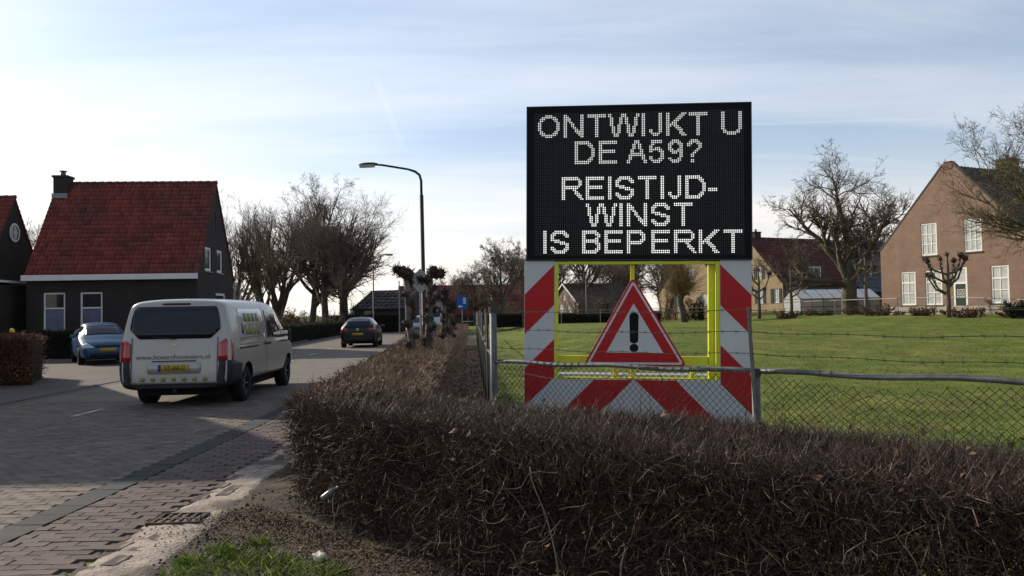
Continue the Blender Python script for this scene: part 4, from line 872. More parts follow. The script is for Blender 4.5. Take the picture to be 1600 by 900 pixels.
# ------------------------------------------------------------------ vehicles
def ring(x, zb, w, belt, zt, wt):
    belt = min(belt, zt-.08); k = min(1, (zt-belt)/.5)
    h = [(0, zb), (.55*w, zb), (.88*w, zb+.015), (.97*w, zb+.10), (w, zb+.30 if zb+.30 < belt else (zb+belt)/2), (w*.998, belt), ((w+wt)/2+.015, (belt+zt)/2), (wt+.035, zt-.17*k), (wt-.02, zt-.055*k), (wt*.72, zt-.008), (0, zt+.012)]
    return [(x, y, z) for y, z in h]+[(x, -y, z) for y, z in h[-2:0:-1]]
def eval_mesh(o):
    dg = bpy.context.evaluated_depsgraph_get(); dg.update(); return bpy.data.meshes.new_from_object(o.evaluated_get(dg))
class Car:
    def __init__(s, name, label, cat, loc, heading, stations, paint, axles, wr, ww, track, rake=None, low=0):
        s.root = empty(name, (0, 0, 0), 0, label, cat); s.L = stations[-1][0]
        rings = [ring(*st) for st in stations]
        if rake: rings = [[(x+rake(x, z), y, z) for x, y, z in r] for r in rings]
        n = len(rings[0]); b = MB(); F = []
        for i in range(len(rings)-1): F += [(i*n+k, i*n+(k+1) % n, (i+1)*n+(k+1) % n, (i+1)*n+k) for k in range(n)]
        h = n//2
        for k in range(h):      # quad caps between mirrored points
            a, c, d_, e = k, k+1, (n-k-1) % n, (n-k) % n
            q = []
            for v in (a, c, d_, e):
                if v not in q: q.append(v)
            F.append(tuple(q[::-1])[::-1] if False else tuple(q)); F.append(tuple((len(rings)-1)*n+v for v in q[::-1]))
        b.add([p for r in rings for p in r], F)
        o = b.build('tmp_body', paint, fix=True); m = o.modifiers.new('s', 'SUBSURF'); m.levels = m.render_levels = 2
        me = eval_mesh(o); s.bvh = BVHTree.FromPolygons([v.co.copy() for v in me.vertices], [tuple(p.vertices) for p in me.polygons]); bpy.data.objects.remove(o)
        s.dark = M('arch_black', (.008, .008, .008), .9); me.materials.append(s.dark); me.materials.append(M('dark_plastic', (.022, .023, .026), .6, .15, 8))
        o = link('body', me, None, s.root)
        c = MB()
        for ax in axles:
            prof = [(0, -1.3), (wr*1.17, -1.3), (wr*1.17, 1.3), (0, 1.3)]; c.lathe(prof, (ax, 0, wr*1.03), 'y', 32, 1)
        co = c.build('tmp_cut', [paint, s.dark], fix=True)
        md = o.modifiers.new('b', 'BOOLEAN'); md.operation = 'DIFFERENCE'; md.object = co; md.solver = 'EXACT'
        me2 = eval_mesh(o); o.modifiers.clear(); o.data = me2; bpy.data.objects.remove(co)
        for p in me2.polygons:
            p.use_smooth = True
            if low and p.center.z < low and p.material_index == 0: p.material_index = 2
        e = o.modifiers.new('edge', 'EDGE_SPLIT'); e.split_angle = R_(50)
        s.body = o
        for ax in axles:
            for sd in (1, -1): s.wheel(ax, sd*(track/2), wr, ww, sd)
        ub = MB(); ub.box(.3, s.L-.3, -track/2+.2, track/2-.2, wr*.62, wr*1.0); ub.build('underbody', s.dark, s.root)
        s.place(loc, heading)
    def place(s, loc, hd_):
        s.root.location = loc; s.root.rotation_euler = (0, 0, hd_)
    def wheel(s, x, y, r, w, sd):
        tm = tyre_m; rm = M('alloy', (.20, .20, .21), .4, .15, 10, metal=.7)
        o = MB().lathe([(r*.62, -w/2), (r*.93, -w/2), (r, -w*.32), (r, w*.32), (r*.93, w/2), (r*.62, w/2), (r*.62, -w/2)], (0, 0, 0), 'y', 28).build('wheel', tm, s.root, (x, y-sd*w*.45, r), smooth=True)
        b = MB(); b.lathe([(0, sd*w*.30), (r*.16, sd*w*.30), (r*.16, sd*w*.2), (0, sd*w*.18)], (0, 0, 0), 'y', 12); b.lathe([(r*.56, sd*w*.40), (r*.63, sd*w*.42), (r*.63, -sd*w*.2), (r*.56, -sd*w*.2)], (0, 0, 0), 'y', 28)
        for k in range(5):
            a = 2*math.pi*k/5; b.bar((0, sd*w*.22, 0), (r*.6*math.cos(a), sd*w*.30, r*.6*math.sin(a)), r*.16, .03)
        b.build('rim', rm, o); MB().lathe([(0, 0), (r*.6, 0), (r*.6, .01)], (0, sd*w*.05, 0), 'y', 20).build('brake_disc', s.dark, o)
    def panel(s, name, poly, axis, mat, off=.005, step=.08, parent=None, label=None):
        """lay a polygon on the body: axis 'rear'/'front' takes (y,z), 'side+'/'side-' (x,z), 'top' (x,y)"""
        bm = bmesh.new(); bm.faces.new([bm.verts.new((p[0], p[1], 0)) for p in poly])
        for k in range(2):
            lo = min(p[k] for p in poly); hi = max(p[k] for p in poly); n = max(1, int((hi-lo)/step))
            for i in range(1, n):
                nn = [0, 0, 0]; nn[k] = 1; cc_ = [0, 0, 0]; cc_[k] = lo+(hi-lo)*i/n
                bmesh.ops.bisect_plane(bm, geom=bm.verts[:]+bm.edges[:]+bm.faces[:], plane_co=cc_, plane_no=nn)
        for v in bm.verts:
            a, c = v.co.x, v.co.y
            o_, d_ = {'rear': ((-3, a, c), (1, 0, 0)), 'front': ((s.L+3, a, c), (-1, 0, 0)), 'side+': ((a, 3, c), (0, -1, 0)), 'side-': ((a, -3, c), (0, 1, 0)), 'top': ((a, c, 4), (0, 0, -1))}[axis]
            h = s.bvh.ray_cast(Vector(o_), Vector(d_))
            if h[0] is None:
                base = {'rear': (.1, a, c), 'front': (s.L-.1, a, c), 'side+': (a, .9, c), 'side-': (a, -.9, c), 'top': (a, c, 1)}[axis]; h = s.bvh.find_nearest(Vector(base))
            nrm = h[1] if h[1].dot(Vector(d_)) < 0 else -h[1]; v.co = h[0]+(nrm*.6-Vector(d_)*.4)*off
        bmesh.ops.recalc_face_normals(bm, faces=bm.faces); me = bpy.data.meshes.new(name); bm.to_mesh(me); bm.free()
        o = link(name, me, mat, parent or s.root, smooth=True)
        sm = o.modifiers.new('thick', 'SOLIDIFY'); sm.thickness = .012; sm.offset = -1
        if label: o['label'] = label
        return o
def text_mesh(txt, size):
    c = bpy.data.curves.new('txt', 'FONT'); c.body = txt; c.size = size; c.align_x = 'CENTER'; c.align_y = 'CENTER'; o = bpy.data.objects.new('tmp_text', c); COL.objects.link(o)
    me = eval_mesh(o); bpy.data.objects.remove(o); return me
def put_text(txt, size, mat, parent, loc, rot, name='lettering', sx_=1.0):
    me = text_mesh(txt, size); o = link(name, me, mat, parent, loc); o.rotation_euler = rot; o.scale = (sx_, 1, 1); return o
REAR_ROT = (math.pi/2, 0, -math.pi/2)      # readable from behind the vehicle (looking along +x)
FRONT_ROT = (math.pi/2, 0, math.pi/2)
vm = M('van_silver', (.36, .345, .315), .35, .06, 2.5, metal=.25, spec=.5, coat=.4); plast = M('dark_plastic', (.022, .023, .026), .6, .15, 8); redl = M('tail_light_red', (.36, .008, .012), .2, .1, 5, spec=.6, coat=.5)
cgl = glassmat('car_glass', (.010, .012, .019), .04, .34); clearl = M('clear_lens', (.5, .5, .5), .15, .1, 5, spec=.7); plate_y = M('plate_yellow', (.42, .27, .03), .5, .05, 3); ink = M('plate_ink', (.015, .015, .015), .6); eub = M('plate_blue', (.01, .03, .20), .5)
def rrect(x0, x1, z0, z1, r): return rounded([(x0, z0), (x1, z0), (x1, z1), (x0, z1)], r, 4)
vst = [(0, .36, .90, .95, 1.80, .72), (.05, .33, .945, .98, 1.865, .785), (.22, .33, .965, 1.0, 1.885, .80), (1.2, .33, .97, 1.0, 1.90, .81), (2.6, .33, .97, 1.0, 1.90, .81), (3.35, .33, .97, 1.0, 1.885, .80), (3.8, .33, .965, 1.02, 1.76, .76), (4.2, .33, .96, 1.02, 1.42, .77), (4.5, .33, .95, .95, 1.15, .82), (4.9, .34, .90, .85, 1.02, .76), (5.08, .36, .80, .72, .88, .66), (5.14, .42, .68, .68, .76, .55)]
vrake = lambda x, z: (.15*max(0, z-1.0)-(.03 if z < .75 else 0))*max(0, 1-x/.9)
van = Car('van', 'silver grey delivery van with garden company web address driving away on the road', 'van', (-5.80, 13.72, 0), R_(92.6), vst, vm, (1.02, 4.22), .335, .22, 1.82, vrake, .425)
van.panel('rear_window', rounded([(-.60, 1.195), (.60, 1.195), (.765, 1.36), (.74, 1.56), (.69, 1.75), (-.69, 1.75), (-.74, 1.56), (-.765, 1.36)], .06, 3), 'rear', cgl)
wp = van.panel('rear_wiper', [(-.02, 1.20), (.0, 1.18), (.36, 1.225), (.36, 1.24)], 'rear', ink, .030)
van.panel('brake_light', rrect(-.24, .24, 1.775, 1.805, .01), 'rear', M('dark_red', (.06, .008, .01), .3))
for sd in (1, -1):
    tl = van.panel('tail_light', [(sd*.74, .81), (sd*.895, .81), (sd*.885, 1.14), (sd*.86, 1.19), (sd*.75, 1.12)], 'rear', redl, .012)
    van.panel('tail_light_wrap', [(.085, .81), (.16, .81), (.175, 1.14), (.125, 1.17)], 'side+' if sd > 0 else 'side-', redl, .008)
    van.panel('reverse_light', [(sd*.745, .91), (sd*.885, .91), (sd*.885, .95), (sd*.745, .95)], 'rear', clearl, .020, parent=tl)
    van.panel('bumper_corner', [(sd*.72, .38), (sd*.95, .38), (sd*.95, .82), (sd*.76, .82)], 'rear', plast, .010)
    van.panel('bumper_side', [(-.05, .36), (.62, .36), (.60, .74), (.20, .80), (-.02, .82)], 'side+' if sd > 0 else 'side-', plast, .008)
    ax_ = 'side+' if sd > 0 else 'side-'
    van.panel('side_window', rounded([(.62, 1.12), (2.25, 1.12), (2.22, 1.70), (.70, 1.70)], .07, 4), ax_, M('van_side_glass', (.26, .265, .265), .12, .25, 2.5, spec=.8, coat=.5))
    van.panel('door_window', rounded([(2.42, 1.12), (3.70, 1.10), (3.30, 1.66), (2.45, 1.70)], .06, 4), ax_, cgl)
    van.panel('slide_rail', [(.55, .985), (1.75, .985), (1.75, 1.015), (.55, 1.015)], ax_, ink, .006)
    van.panel('sill', [(1.45, .34), (3.8, .34), (3.8, .43), (1.45, .43)], ax_, plast, .008)
    for x_ in (2.32, ): van.panel('door_gap', [(x_, .46), (x_+.016, .46), (x_+.016, 1.74), (x_, 1.74)], ax_, ink, .003)
    van.panel('door_gap', [(.60, 1.055), (2.3, 1.055), (2.3, 1.068), (.60, 1.068)], ax_, M('seam', (.12, .115, .105), .6), .003)
    for x_ in (2.14, 2.42): van.panel('door_handle', rrect(x_, x_+.2, 1.0, 1.045, .015), ax_, ink, .03)
    b = MB(); b.tube([(3.62, sd*.93, 1.08), (3.64, sd*1.03, 1.1)], .03, 6); mr = b.build('mirror', ink, van.root)
    MB().prism(rounded([(sd*1.02-.09, 1.02), (sd*1.02+.11, 1.02), (sd*1.02+.11, 1.28), (sd*1.02-.09, 1.28)], .05, 3), -.06, .06).build('housing', ink, mr).matrix_local = Matrix.Translation((3.66, 0, 0)) @ Matrix.Rotation(-math.pi/2, 4, 'Z') @ Matrix.Scale(-1, 4, (1, 0, 0)) if False else Matrix.Translation((3.66, 0, 0)) @ Matrix.Rotation(math.pi/2, 4, 'Z') @ Matrix.Scale(-1, 4, (1, 0, 0))
    quad('mirror_glass', [(3.585, sd*1.02-.07, 1.05), (3.585, sd*1.02+.09, 1.05), (3.585, sd*1.02+.09, 1.25), (3.585, sd*1.02-.07, 1.25)], M('mirror_glass', (.75, .8, .8), .05, 0, metal=1), mr)
# garden picture printed on the right side window (yellow-green letters over plants)
lime = M('lime_print', (.19, .21, .08), .5, .8, 9); dkgr = M('print_green', (.06, .07, .06), .6, .4, 9)
for k_ in range(4):
    x_ = 1.0+k_*.25; van.panel('window_print', [(x_, 1.47), (x_+.19, 1.47), (x_+.19, 1.62), (x_, 1.62)], 'side-', lime, .008)
    van.panel('window_print', [(x_-.02, 1.22), (x_+.18, 1.22), (x_+.17, 1.40-.03*(k_ % 2)), (x_+.02, 1.42)], 'side-', lime, .008)
van.panel('window_print', [(.74, 1.26), (.88, 1.24), (.90, 1.40), (.78, 1.44)], 'side-', dkgr, .008)
van.panel('bumper', [(-.86, .32), (.86, .32), (.90, .38), (.86, .43), (-.86, .43), (-.90, .38)], 'rear', plast, .03)
van.panel('handle_strip', [(-.37, .808), (.37, .808), (.37, .825), (-.37, .825)], 'rear', ink, .006)
van.panel('plate_recess', rrect(-.45, .45, .60, .80, .05), 'rear', vm, .004)
npl = van.panel('number_plate', [(-.26, .645), (.26, .645), (.26, .755), (-.26, .755)], 'rear', plate_y, .014)
van.panel('plate_band', [(.215, .647), (.258, .647), (.258, .753), (.215, .753)], 'rear', eub, .018, parent=npl)
def rear_x(car, y, z): h = car.bvh.ray_cast(Vector((-3, y, z)), Vector((1, 0, 0))); return h[0].x
put_text('VZ-660-D', .105, ink, npl, (rear_x(van, 0, .70)-.034, -.02, .700), REAR_ROT, sx_=.82)
put_text('www.hovershoveniers.nl', .125, M('grey_lettering', (.15, .145, .135), .6), van.root, (rear_x(van, 0, .885)-.014, .02, .885), REAR_ROT, sx_=1.0)
emb = MB().lathe([(.032, 0), (.040, 0), (.040, .01), (.032, .01)], (0, 0, 0), 'x', 20)
for k_ in range(3): a = math.pi/2+2*math.pi*k_/3; emb.bar((.004, 0, 0), (.004, .034*math.cos(a), .034*math.sin(a)), .006, .006)
emb.build('emblem', M('chrome', (.7, .7, .7), .15, 0, metal=1), van.root, (rear_x(van, 0, 1.06)-.012, 0, 1.06))
for k_ in range(7):
    y_ = .53-k_*.175; van.panel('reflective_patch', [(y_-.035, .475), (y_+.035, .475), (y_+.035, .535), (y_-.035, .535)], 'rear', M('lime_patch', (.22, .24, .05), .5), .008)
van.panel('seam', [(-.71, .445), (.71, .445), (.71, .457), (-.71, .457)], 'rear', MATS['seam'], .003)
for sd in (1, -1): van.panel('seam', [(sd*.715, .46), (sd*.727, .46), (sd*.73, 1.22), (sd*.718, 1.22)], 'rear', MATS['seam'], .003)
MB().box(.0, .06, -.03, .03, .28, .36).build('tow_hitch', ink, van.root)

hst = [(0, .34, .70, .72, .88, .60), (.05, .25, .79, .80, 1.03, .62), (.20, .20, .835, .88, 1.20, .585), (.48, .18, .85, .92, 1.385, .56), (.95, .18, .855, .92, 1.44, .56), (1.6, .18, .86, .92, 1.455, .57), (2.2, .18, .86, .92, 1.41, .56), (2.62, .18, .855, .92, 1.22, .585), (2.98, .18, .85, .88, 1.0, .67), (3.2, .18, .845, .84, .945, .70), (3.68, .2, .82, .72, .83, .66), (3.92, .22, .75, .60, .70, .58), (4.0, .30, .63, .48, .56, .5)]
def hatch(label, loc, hd_, paint):
    c = Car('car', label, 'car', loc, hd_, hst, paint, (.72, 3.22), .31, .20, 1.66)
    for sd in (1, -1):
        ax_ = 'side+' if sd > 0 else 'side-'
        c.panel('side_window', rounded([(.85, .95), (1.58, .95), (1.58, 1.32), (1.0, 1.31)], .05, 3), ax_, cgl); c.panel('side_window', rounded([(1.66, .95), (2.72, .95), (2.25, 1.28), (1.66, 1.32)], .05, 3), ax_, cgl)
        c.panel('door_gap', [(1.61, .3), (1.624, .3), (1.624, 1.3), (1.61, 1.3)], ax_, ink, .003)
        c.panel('door_handle', rrect(1.72, 1.9, .83, .86, .01), ax_, paint, .02)
        MB().prism(rounded([(2.52, .93), (2.66, .93), (2.64, 1.05), (2.54, 1.05)], .03, 3), sd*.86 if sd > 0 else -1.03, 1.03 if sd > 0 else -.86).build('mirror', paint, c.root, fix=True)
    c.panel('windscreen', rounded([(2.34, -.50), (2.96, -.60), (2.96, .60), (2.34, .50)], .05, 3), 'top', cgl)
    c.panel('rear_window', rounded([(-.54, .97), (.54, .97), (.47, 1.30), (-.47, 1.30)], .06, 3), 'rear', cgl, .006, .05)
    for sd in (1, -1):
        c.panel('tail_light', [(sd*.47, .80), (sd*.80, .80), (sd*.78, .94), (sd*.52, .93)], 'rear', redl, .008, .05)
        c.panel('headlight', [(sd*.40, .60), (sd*.74, .58), (sd*.76, .72), (sd*.62, .76)], 'front', clearl, .008, .05)
    c.panel('grille', [(-.36, .60), (.36, .60), (.40, .68), (-.40, .68)], 'front', ink, .006, .05); c.panel('lower_grille', rrect(-.55, .55, .30, .42, .04), 'front', ink, .006, .05)
    for axn, z_ in (('rear', .60), ('front', .47)):
        p = c.panel('number_plate', [(-.26, z_), (.26, z_), (.26, z_+.11), (-.26, z_+.11)], axn, plate_y, .014, .2); p['axis'] = axn
    c.panel('bumper_slot', [(-.70, .36), (.70, .36), (.70, .42), (-.70, .42)], 'rear', ink, .006)
    return c
bc = hatch('black hatchback driving away ahead of the silver van', (-7.30, 37.7, 0), R_(94.2), M('black_paint', (.005, .0055, .007), .3, .05, 2, spec=.3, coat=.22))
emb = MB().lathe([(.045, 0), (.06, 0), (.06, .012), (.045, .012)], (0, 0, 0), 'x', 16); emb.build('emblem', MATS['chrome'], bc.root, (rear_x(bc, 0, .87)-.012, 0, .87))
bl = hatch('blue hatchback parked facing us on the driveway by the dark house', (-15.95, 30.6, 0), R_(-57), M('blue_paint', (.012, .065, .15), .35, .05, 2, metal=.2, spec=.4, coat=.2))
# far white van and a dark car, beyond the knotted trees
wv = Car('van', 'white van far down the road behind the knotted trees', 'van', (-7.0, 69.5, 0), R_(95), vst, M('white_van_paint', (.6, .6, .6), .4, .05), (1.02, 4.22), .335, .22, 1.82, vrake)
wv.panel('rear_window', rounded([(-.66, 1.27), (.66, 1.27), (.75, 1.45), (.69, 1.74), (-.69, 1.74), (-.75, 1.45)], .07, 4), 'rear', cgl)
for sd in (1, -1): wv.panel('tail_light', [(sd*.73, .83), (sd*.92, .83), (sd*.92, 1.14), (sd*.74, 1.12)], 'rear', redl, .012)
dc = hatch('dark car half hidden behind the knotted trees far along the road', (-6.1, 52.5, 0), R_(-84), M('dark_grey_paint', (.02, .02, .022), .3, .05, spec=.6, coat=.5))

# ------------------------------------------------------------------ street lamps, signs, posts
lamp_m = M('lamp_post_paint', (.022, .026, .024), .55, .15, 6); lens_m = M('lamp_lens', (.42, .41, .36), .3, .15, 8, spec=.5)
def lamp(x, y, h, reach, label, r=.065):
    o = empty('street_lamp', (x, y, 0), 0, label, 'street lamp')
    MB().tube([(0, 0, -.1), (0, 0, 1.2), (0, 0, 1.22), (0, 0, h*.88)], [r*1.5, r*1.45, r*1.1, r*.95], 12).build('pole', lamp_m, o, smooth=True)
    b = MB(); s_ = 1 if reach > 0 else -1; a_ = abs(reach)
    pts = [(0, 0, h*.87), (0, 0, h*.955), (s_*.05, 0, h*.985), (s_*.18, 0, h+.02), (s_*.4, 0, h+.10), (s_*(a_-.75), 0, h+.26), (s_*(a_-.5), 0, h+.29)]
    b.tube(pts, [r*.62]*4+[r*.5]*3, 10); b.build('arm', lamp_m, o, smooth=True)
    hd_ = MB(); x0, x1 = s_*(a_-.58), s_*a_; z_ = h+.29
    xs_ = np.linspace(x0, x1, 7); wd_ = [.05, .085, .10, .105, .105, .10, .06]; tp_ = [.035, .055, .06, .06, .055, .045, .02]
    V = []; F = []
    for xx, ww_, tt in zip(xs_, wd_, tp_): V += [(xx, -ww_, z_), (xx, -ww_*.7, z_+tt), (xx, ww_*.7, z_+tt), (xx, ww_, z_)]
    for i in range(6): F += [(i*4+k_, i*4+(k_+1) % 4, i*4+4+(k_+1) % 4, i*4+4+k_) for k_ in range(4)]
    F += [(0, 1, 2, 3), (27, 26, 25, 24)]; hd_.add(V, F); hd_.build('lamp_head', lamp_m, o, fix=True)
    l_ = MB(); V = []; F = []
    for xx, ww_ in zip(np.linspace(x0+s_*.08, x1-s_*.02, 6), (.06, .085, .09, .09, .085, .05)): V += [(xx, -ww_, z_-.003), (xx, -ww_*.6, z_-.085), (xx, ww_*.6, z_-.085), (xx, ww_, z_-.003)]
    for i in range(5): F += [(i*4+k_, i*4+(k_+1) % 4, i*4+4+(k_+1) % 4, i*4+4+k_) for k_ in range(4)]
    F += [(0, 1, 2, 3), (23, 22, 21, 20)]; l_.add(V, F); l_.build('lens', lens_m, o, fix=True)
    return o
lamp(-2.72, 24.7, 5.95, -1.95, 'tall street lamp arching over the road from behind the knotted trees').rotation_euler = (0, R_(-.4), R_(-4))
lamp(-10.4, 60, 5.75, 1.5, 'distant street lamp on the left of the road before the bare trees', .05)
pole_m = M('grey_pole', (.24, .24, .24), .6, .15, 5, metal=.3)
ds = empty('traffic_sign', (-2.70, 23.6, 0), R_(8), 'grey back of a diamond traffic sign beside the knotted trees', 'sign')
MB().tube([(0, 0, -.1), (0, 0, 2.75)], .03, 8).build('pole', pole_m, ds)
MB().prism(rounded([(0, 2.14), (.37, 2.52), (0, 2.90), (-.37, 2.52)], .05, 3), -.045, -.032).build('plate', M('sign_back', (.27, .28, .28), .6, .1, 4, metal=.3), ds)
bs = empty('traffic_sign', (-3.45, 55, 0), R_(3), 'small blue rectangular traffic sign with white symbols far along the path', 'sign')
MB().tube([(0, 0, -.1), (0, 0, 2.7)], .028, 8).build('pole', pole_m, bs)
pl = MB().prism(rrect(-.36, .36, 1.80, 2.75, .05), -.045, -.03).build('plate', M('sign_blue', (.01, .08, .36), .5, .05), bs)
wt_ = M('sign_white', (.7, .7, .7), .5)
for z_ in (2.55, 2.40, 2.25): MB().box(.06, .26, -.0475, -.0465, z_-.045, z_+.045).build('symbol', wt_, pl)
MB().prism([(-.28, 2.02), (-.12, 1.92), (-.12, 1.99), (.05, 1.99), (.05, 2.05), (-.12, 2.05), (-.12, 2.12)], -.0475, -.0465).build('arrow', wt_, pl)
def post(x, y, h, r, label, name='post', mat=None):
    o = empty(name, (x, y, gzf(x, y)), 0, label, 'post'); MB().tube([(0, 0, -.1), (0, 0, h)], [r, r*.85], 8).build('pole', mat or pole_m, o); MB().tube([(0, 0, h), (0, 0, h+.05)], [r*1.2, r*.9], 8).build('cap', pole_m, o); return o
post(-8.75, 62, 4.1, .05, 'thin grey pole standing at the left road bend before the low dark house', 'flag_pole')
post(6.75, 73, 3.6, .06, 'slim pale pole seen through the sign frame before the brown roofed house', 'slim_pole')
yl = empty('garden_light', (-13.75, 22.0, -.02), 0, 'small yellow rounded cap showing above the brown beech hedge', 'lamp')
MB().tube([(0, 0, 0), (0, 0, 1.26)], .015, 6).build('post', lamp_m, yl); MB().lathe([(.055, 0), (.06, .03), (.05, .085), (.02, .105), (0, .108)], (0, 0, 1.26), 'z', 12).build('cap', M('yellow_cap', (.75, .5, .02), .5), yl, smooth=True)
# litter in front of the hedge
bo = empty('plastic_bottle', (-1.32, 5.50, .30), 0, 'clear plastic bottle caught in the hedge', 'bottle'); bo.rotation_euler = (R_(15), R_(52), R_(20)); bo.scale = (.7, .7, .7)
MB().lathe([(0, 0), (.03, 0), (.032, .01), (.032, .11), (.024, .145), (.012, .165), (.012, .185)], (0, 0, 0), 'z', 14).build('body', M('clear_plastic', (.11, .115, .115), .25, .3, 20, spec=.6), bo, smooth=True)
MB().lathe([(.014, .178), (.014, .195), (0, .196)], (0, 0, 0), 'z', 10).build('cap', M('pink_cap', (.5, .3, .26), .5), bo)
r_ = np.random.RandomState(3)
pm = bmesh.new(); bmesh.ops.create_icosphere(pm, subdivisions=3, radius=.045)
for v in pm.verts: v.co *= 1+.45*math.sin(v.co.x*90+v.co.z*70)*math.sin(v.co.y*80+v.co.x*40)*.8; v.co.z *= .7
me = bpy.data.meshes.new('crumpled_paper'); pm.to_mesh(me); pm.free(); tag(link('crumpled_paper', me, M('paper', (.62, .55, .42), .9, .2, 20), None, (-1.22, 5.02, .05)), 'crumpled cream paper on the soil before the hedge', 'paper')

# ------------------------------------------------------------------ trees
def unit(v): return v/max(np.linalg.norm(v), 1e-9)
def grow(seed, H, r0, lv, limbs=None):
    """lv: per level dict(n children, start, ang, ratio, segs, gn gnarl, up). returns list of segs (p,q,ra,rb,level)"""
    r = np.random.RandomState(seed); out = []
    def branch(p, d, L, rad, k):
        c = lv[k]; n = c['segs']; st = L/n; kids = c.get('n', 0); pos = sorted(r.uniform(c.get('start', .3), 1.0, kids)) if kids else []; ki = 0; pts = []
        for i in range(n):
            d = unit(d+r.normal(0, c['gn'], 3)+np.array([0, 0, c['up']])); q = p+d*st; ra = rad*(1-c.get('tp', .75)*i/n); rb = rad*(1-c.get('tp', .75)*(i+1)/n)
            out.append((p, q, ra, rb, k))
            while ki < kids and pos[ki] <= (i+1)/n:
                t = (pos[ki]*n-i); bp = p+(q-p)*min(max(t, 0), 1); rr = ra+(rb-ra)*t
                az = r.uniform(0, 2*np.pi); e1 = unit(np.cross(d, [.3, .5, .81])); e2 = np.cross(d, e1); a = R_(c['ang'])*r.uniform(.7, 1.3)
                cd = d*math.cos(a)+(e1*math.cos(az)+e2*math.sin(az))*math.sin(a)
                ln = L*c['ratio']*r.uniform(.65, 1.2)*(1-c.get('fall', .45)*max(0, pos[ki]-.35)); branch(bp, cd, ln, min(rr*.72, rad*c.get('rr', .55)), k+1); ki += 1
            p = q
    if limbs:
        for (p, d, L, rad, k) in limbs: branch(np.array(p, float), unit(np.array(d, float)), L, rad, k)
    else: branch(np.zeros(3), np.array([0, 0, 1.]), H, r0, 0)
    return out
def tree_meshes(name, sg, cut, rmin):
    def mk(s_, n):
        P = np.array([q[0] for q in s_]); Q = np.array([q[1] for q in s_]); A = np.maximum(np.array([q[2] for q in s_]), rmin); B = np.maximum(np.array([q[3] for q in s_]), rmin*.7)
        return segs_mesh(name, P, Q+(Q-P)*.04, A, B, n)
    return mk([q for q in sg if q[4] <= cut], 7), mk([q for q in sg if q[4] > cut], 3)
bark_m = M('tree_bark', (.075, .060, .047), .9, .3, 6, bump=.5, bscale=14); twig_b = M('tree_twig', (.16, .122, .092), .85, .15, 4, isl=.2)
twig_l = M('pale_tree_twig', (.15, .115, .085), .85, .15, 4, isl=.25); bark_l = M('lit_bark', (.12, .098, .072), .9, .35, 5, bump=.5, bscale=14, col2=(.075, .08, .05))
def tree(loc, rz, meshes, scale, label, mats=(bark_m, twig_b), name='tree', group=None, cat='tree'):
    o = empty(name, loc, rz, label, cat, group); o.scale = scale if isinstance(scale, tuple) else (scale,)*3
    link('trunk', meshes[0], mats[0], o); c = link('crown', meshes[1], mats[1], o); return o
A_ = [dict(n=15, fall=1.05, start=.2, ang=46, ratio=.66, segs=9, gn=.05, up=.05, tp=.85), dict(n=11, start=.12, ang=38, ratio=.46, segs=7, gn=.10, up=.09, tp=.88), dict(n=7, start=.1, ang=42, ratio=.48, segs=4, gn=.14, up=.05, tp=.8), dict(n=4, start=.1, ang=42, ratio=.6, segs=3, gn=.16, up=.03, tp=.6, rr=.7), dict(segs=2, gn=.16, up=.02, tp=.4)]
tA = tree_meshes('tall_tree', grow(1, 9.6, .30, A_), 1, .0065); tA2 = tree_meshes('tall_tree', grow(2, 9.6, .27, A_), 1, .0065)
B_ = [dict(n=9, start=.02, ang=22, ratio=.95, segs=4, gn=.06, up=.1, tp=.5), dict(n=11, start=.2, ang=24, ratio=.42, segs=9, gn=.06, up=.06, tp=.9), dict(n=8, start=.1, ang=30, ratio=.45, segs=5, gn=.1, up=.10, tp=.8), dict(n=5, start=.15, ang=30, ratio=.5, segs=3, gn=.14, up=.1, tp=.7), dict(segs=2, gn=.15, up=.05, tp=.5)]
B_[0]['ratio'] = 4.2
tB = tree_meshes('fan_tree', grow(3, 2.0, .26, B_), 1, .0065)
D_ = [dict(n=12, start=.2, ang=46, ratio=.85, segs=6, gn=.08, up=.03, tp=.75), dict(n=10, start=.15, ang=40, ratio=.50, segs=6, gn=.13, up=.07, tp=.85), dict(n=9, start=.1, ang=40, ratio=.5, segs=4, gn=.16, up=.05, tp=.8), dict(n=6, start=.1, ang=40, ratio=.55, segs=3, gn=.2, up=.04, tp=.7), dict(segs=2, gn=.2, up=.03, tp=.5)]
tD = tree_meshes('round_tree', grow(4, 5.0, .24, D_), 1, .010); tD2 = tree_meshes('round_tree', grow(5, 5.0, .24, D_), 1, .010)
gb = 'bare trees left of the road'
tree((-16.3, 70, 0), .3, tA, 1.18, 'tallest bare tree beside the road, directly behind the black car', group=gb)
tree((-14.3, 67.5, 0), 2.0, tA2, .98, 'bare tree nearest the distant lamp, branches drooping over the road', group=gb)
tree((-18.6, 74, 0), 4.1, tA, 1.16, 'second tall bare tree left of the tallest by the road', group=gb)
tree((-15.0, 72.0, 0), 1.2, tA2, 1.02, 'slim bare tree tucked between the two roadside trees', group=gb)
tree((-23.6, 80, 0), .5, tB, 1.42, 'wide fan shaped bare tree with many upright stems behind the shrubs', group=gb)
tree((-29.4, 84, 0), 2.6, tB, 1.48, 'fan shaped bare tree just right of the red roofed house gable', group=gb)
tree((-26.4, 86, 0), 4.4, tB, 1.36, 'third fan shaped bare tree between the other two', group=gb)
tree((-21.5, 62, 0), 1.0, tD, .62, 'small dark spreading bush tree beside the red roofed house', group=gb)
tree((-39.5, 62, 0), 3.0, tB, 1.10, 'bare tree showing between the two red roofs', group=gb)
gm = 'bare trees behind the paddock'
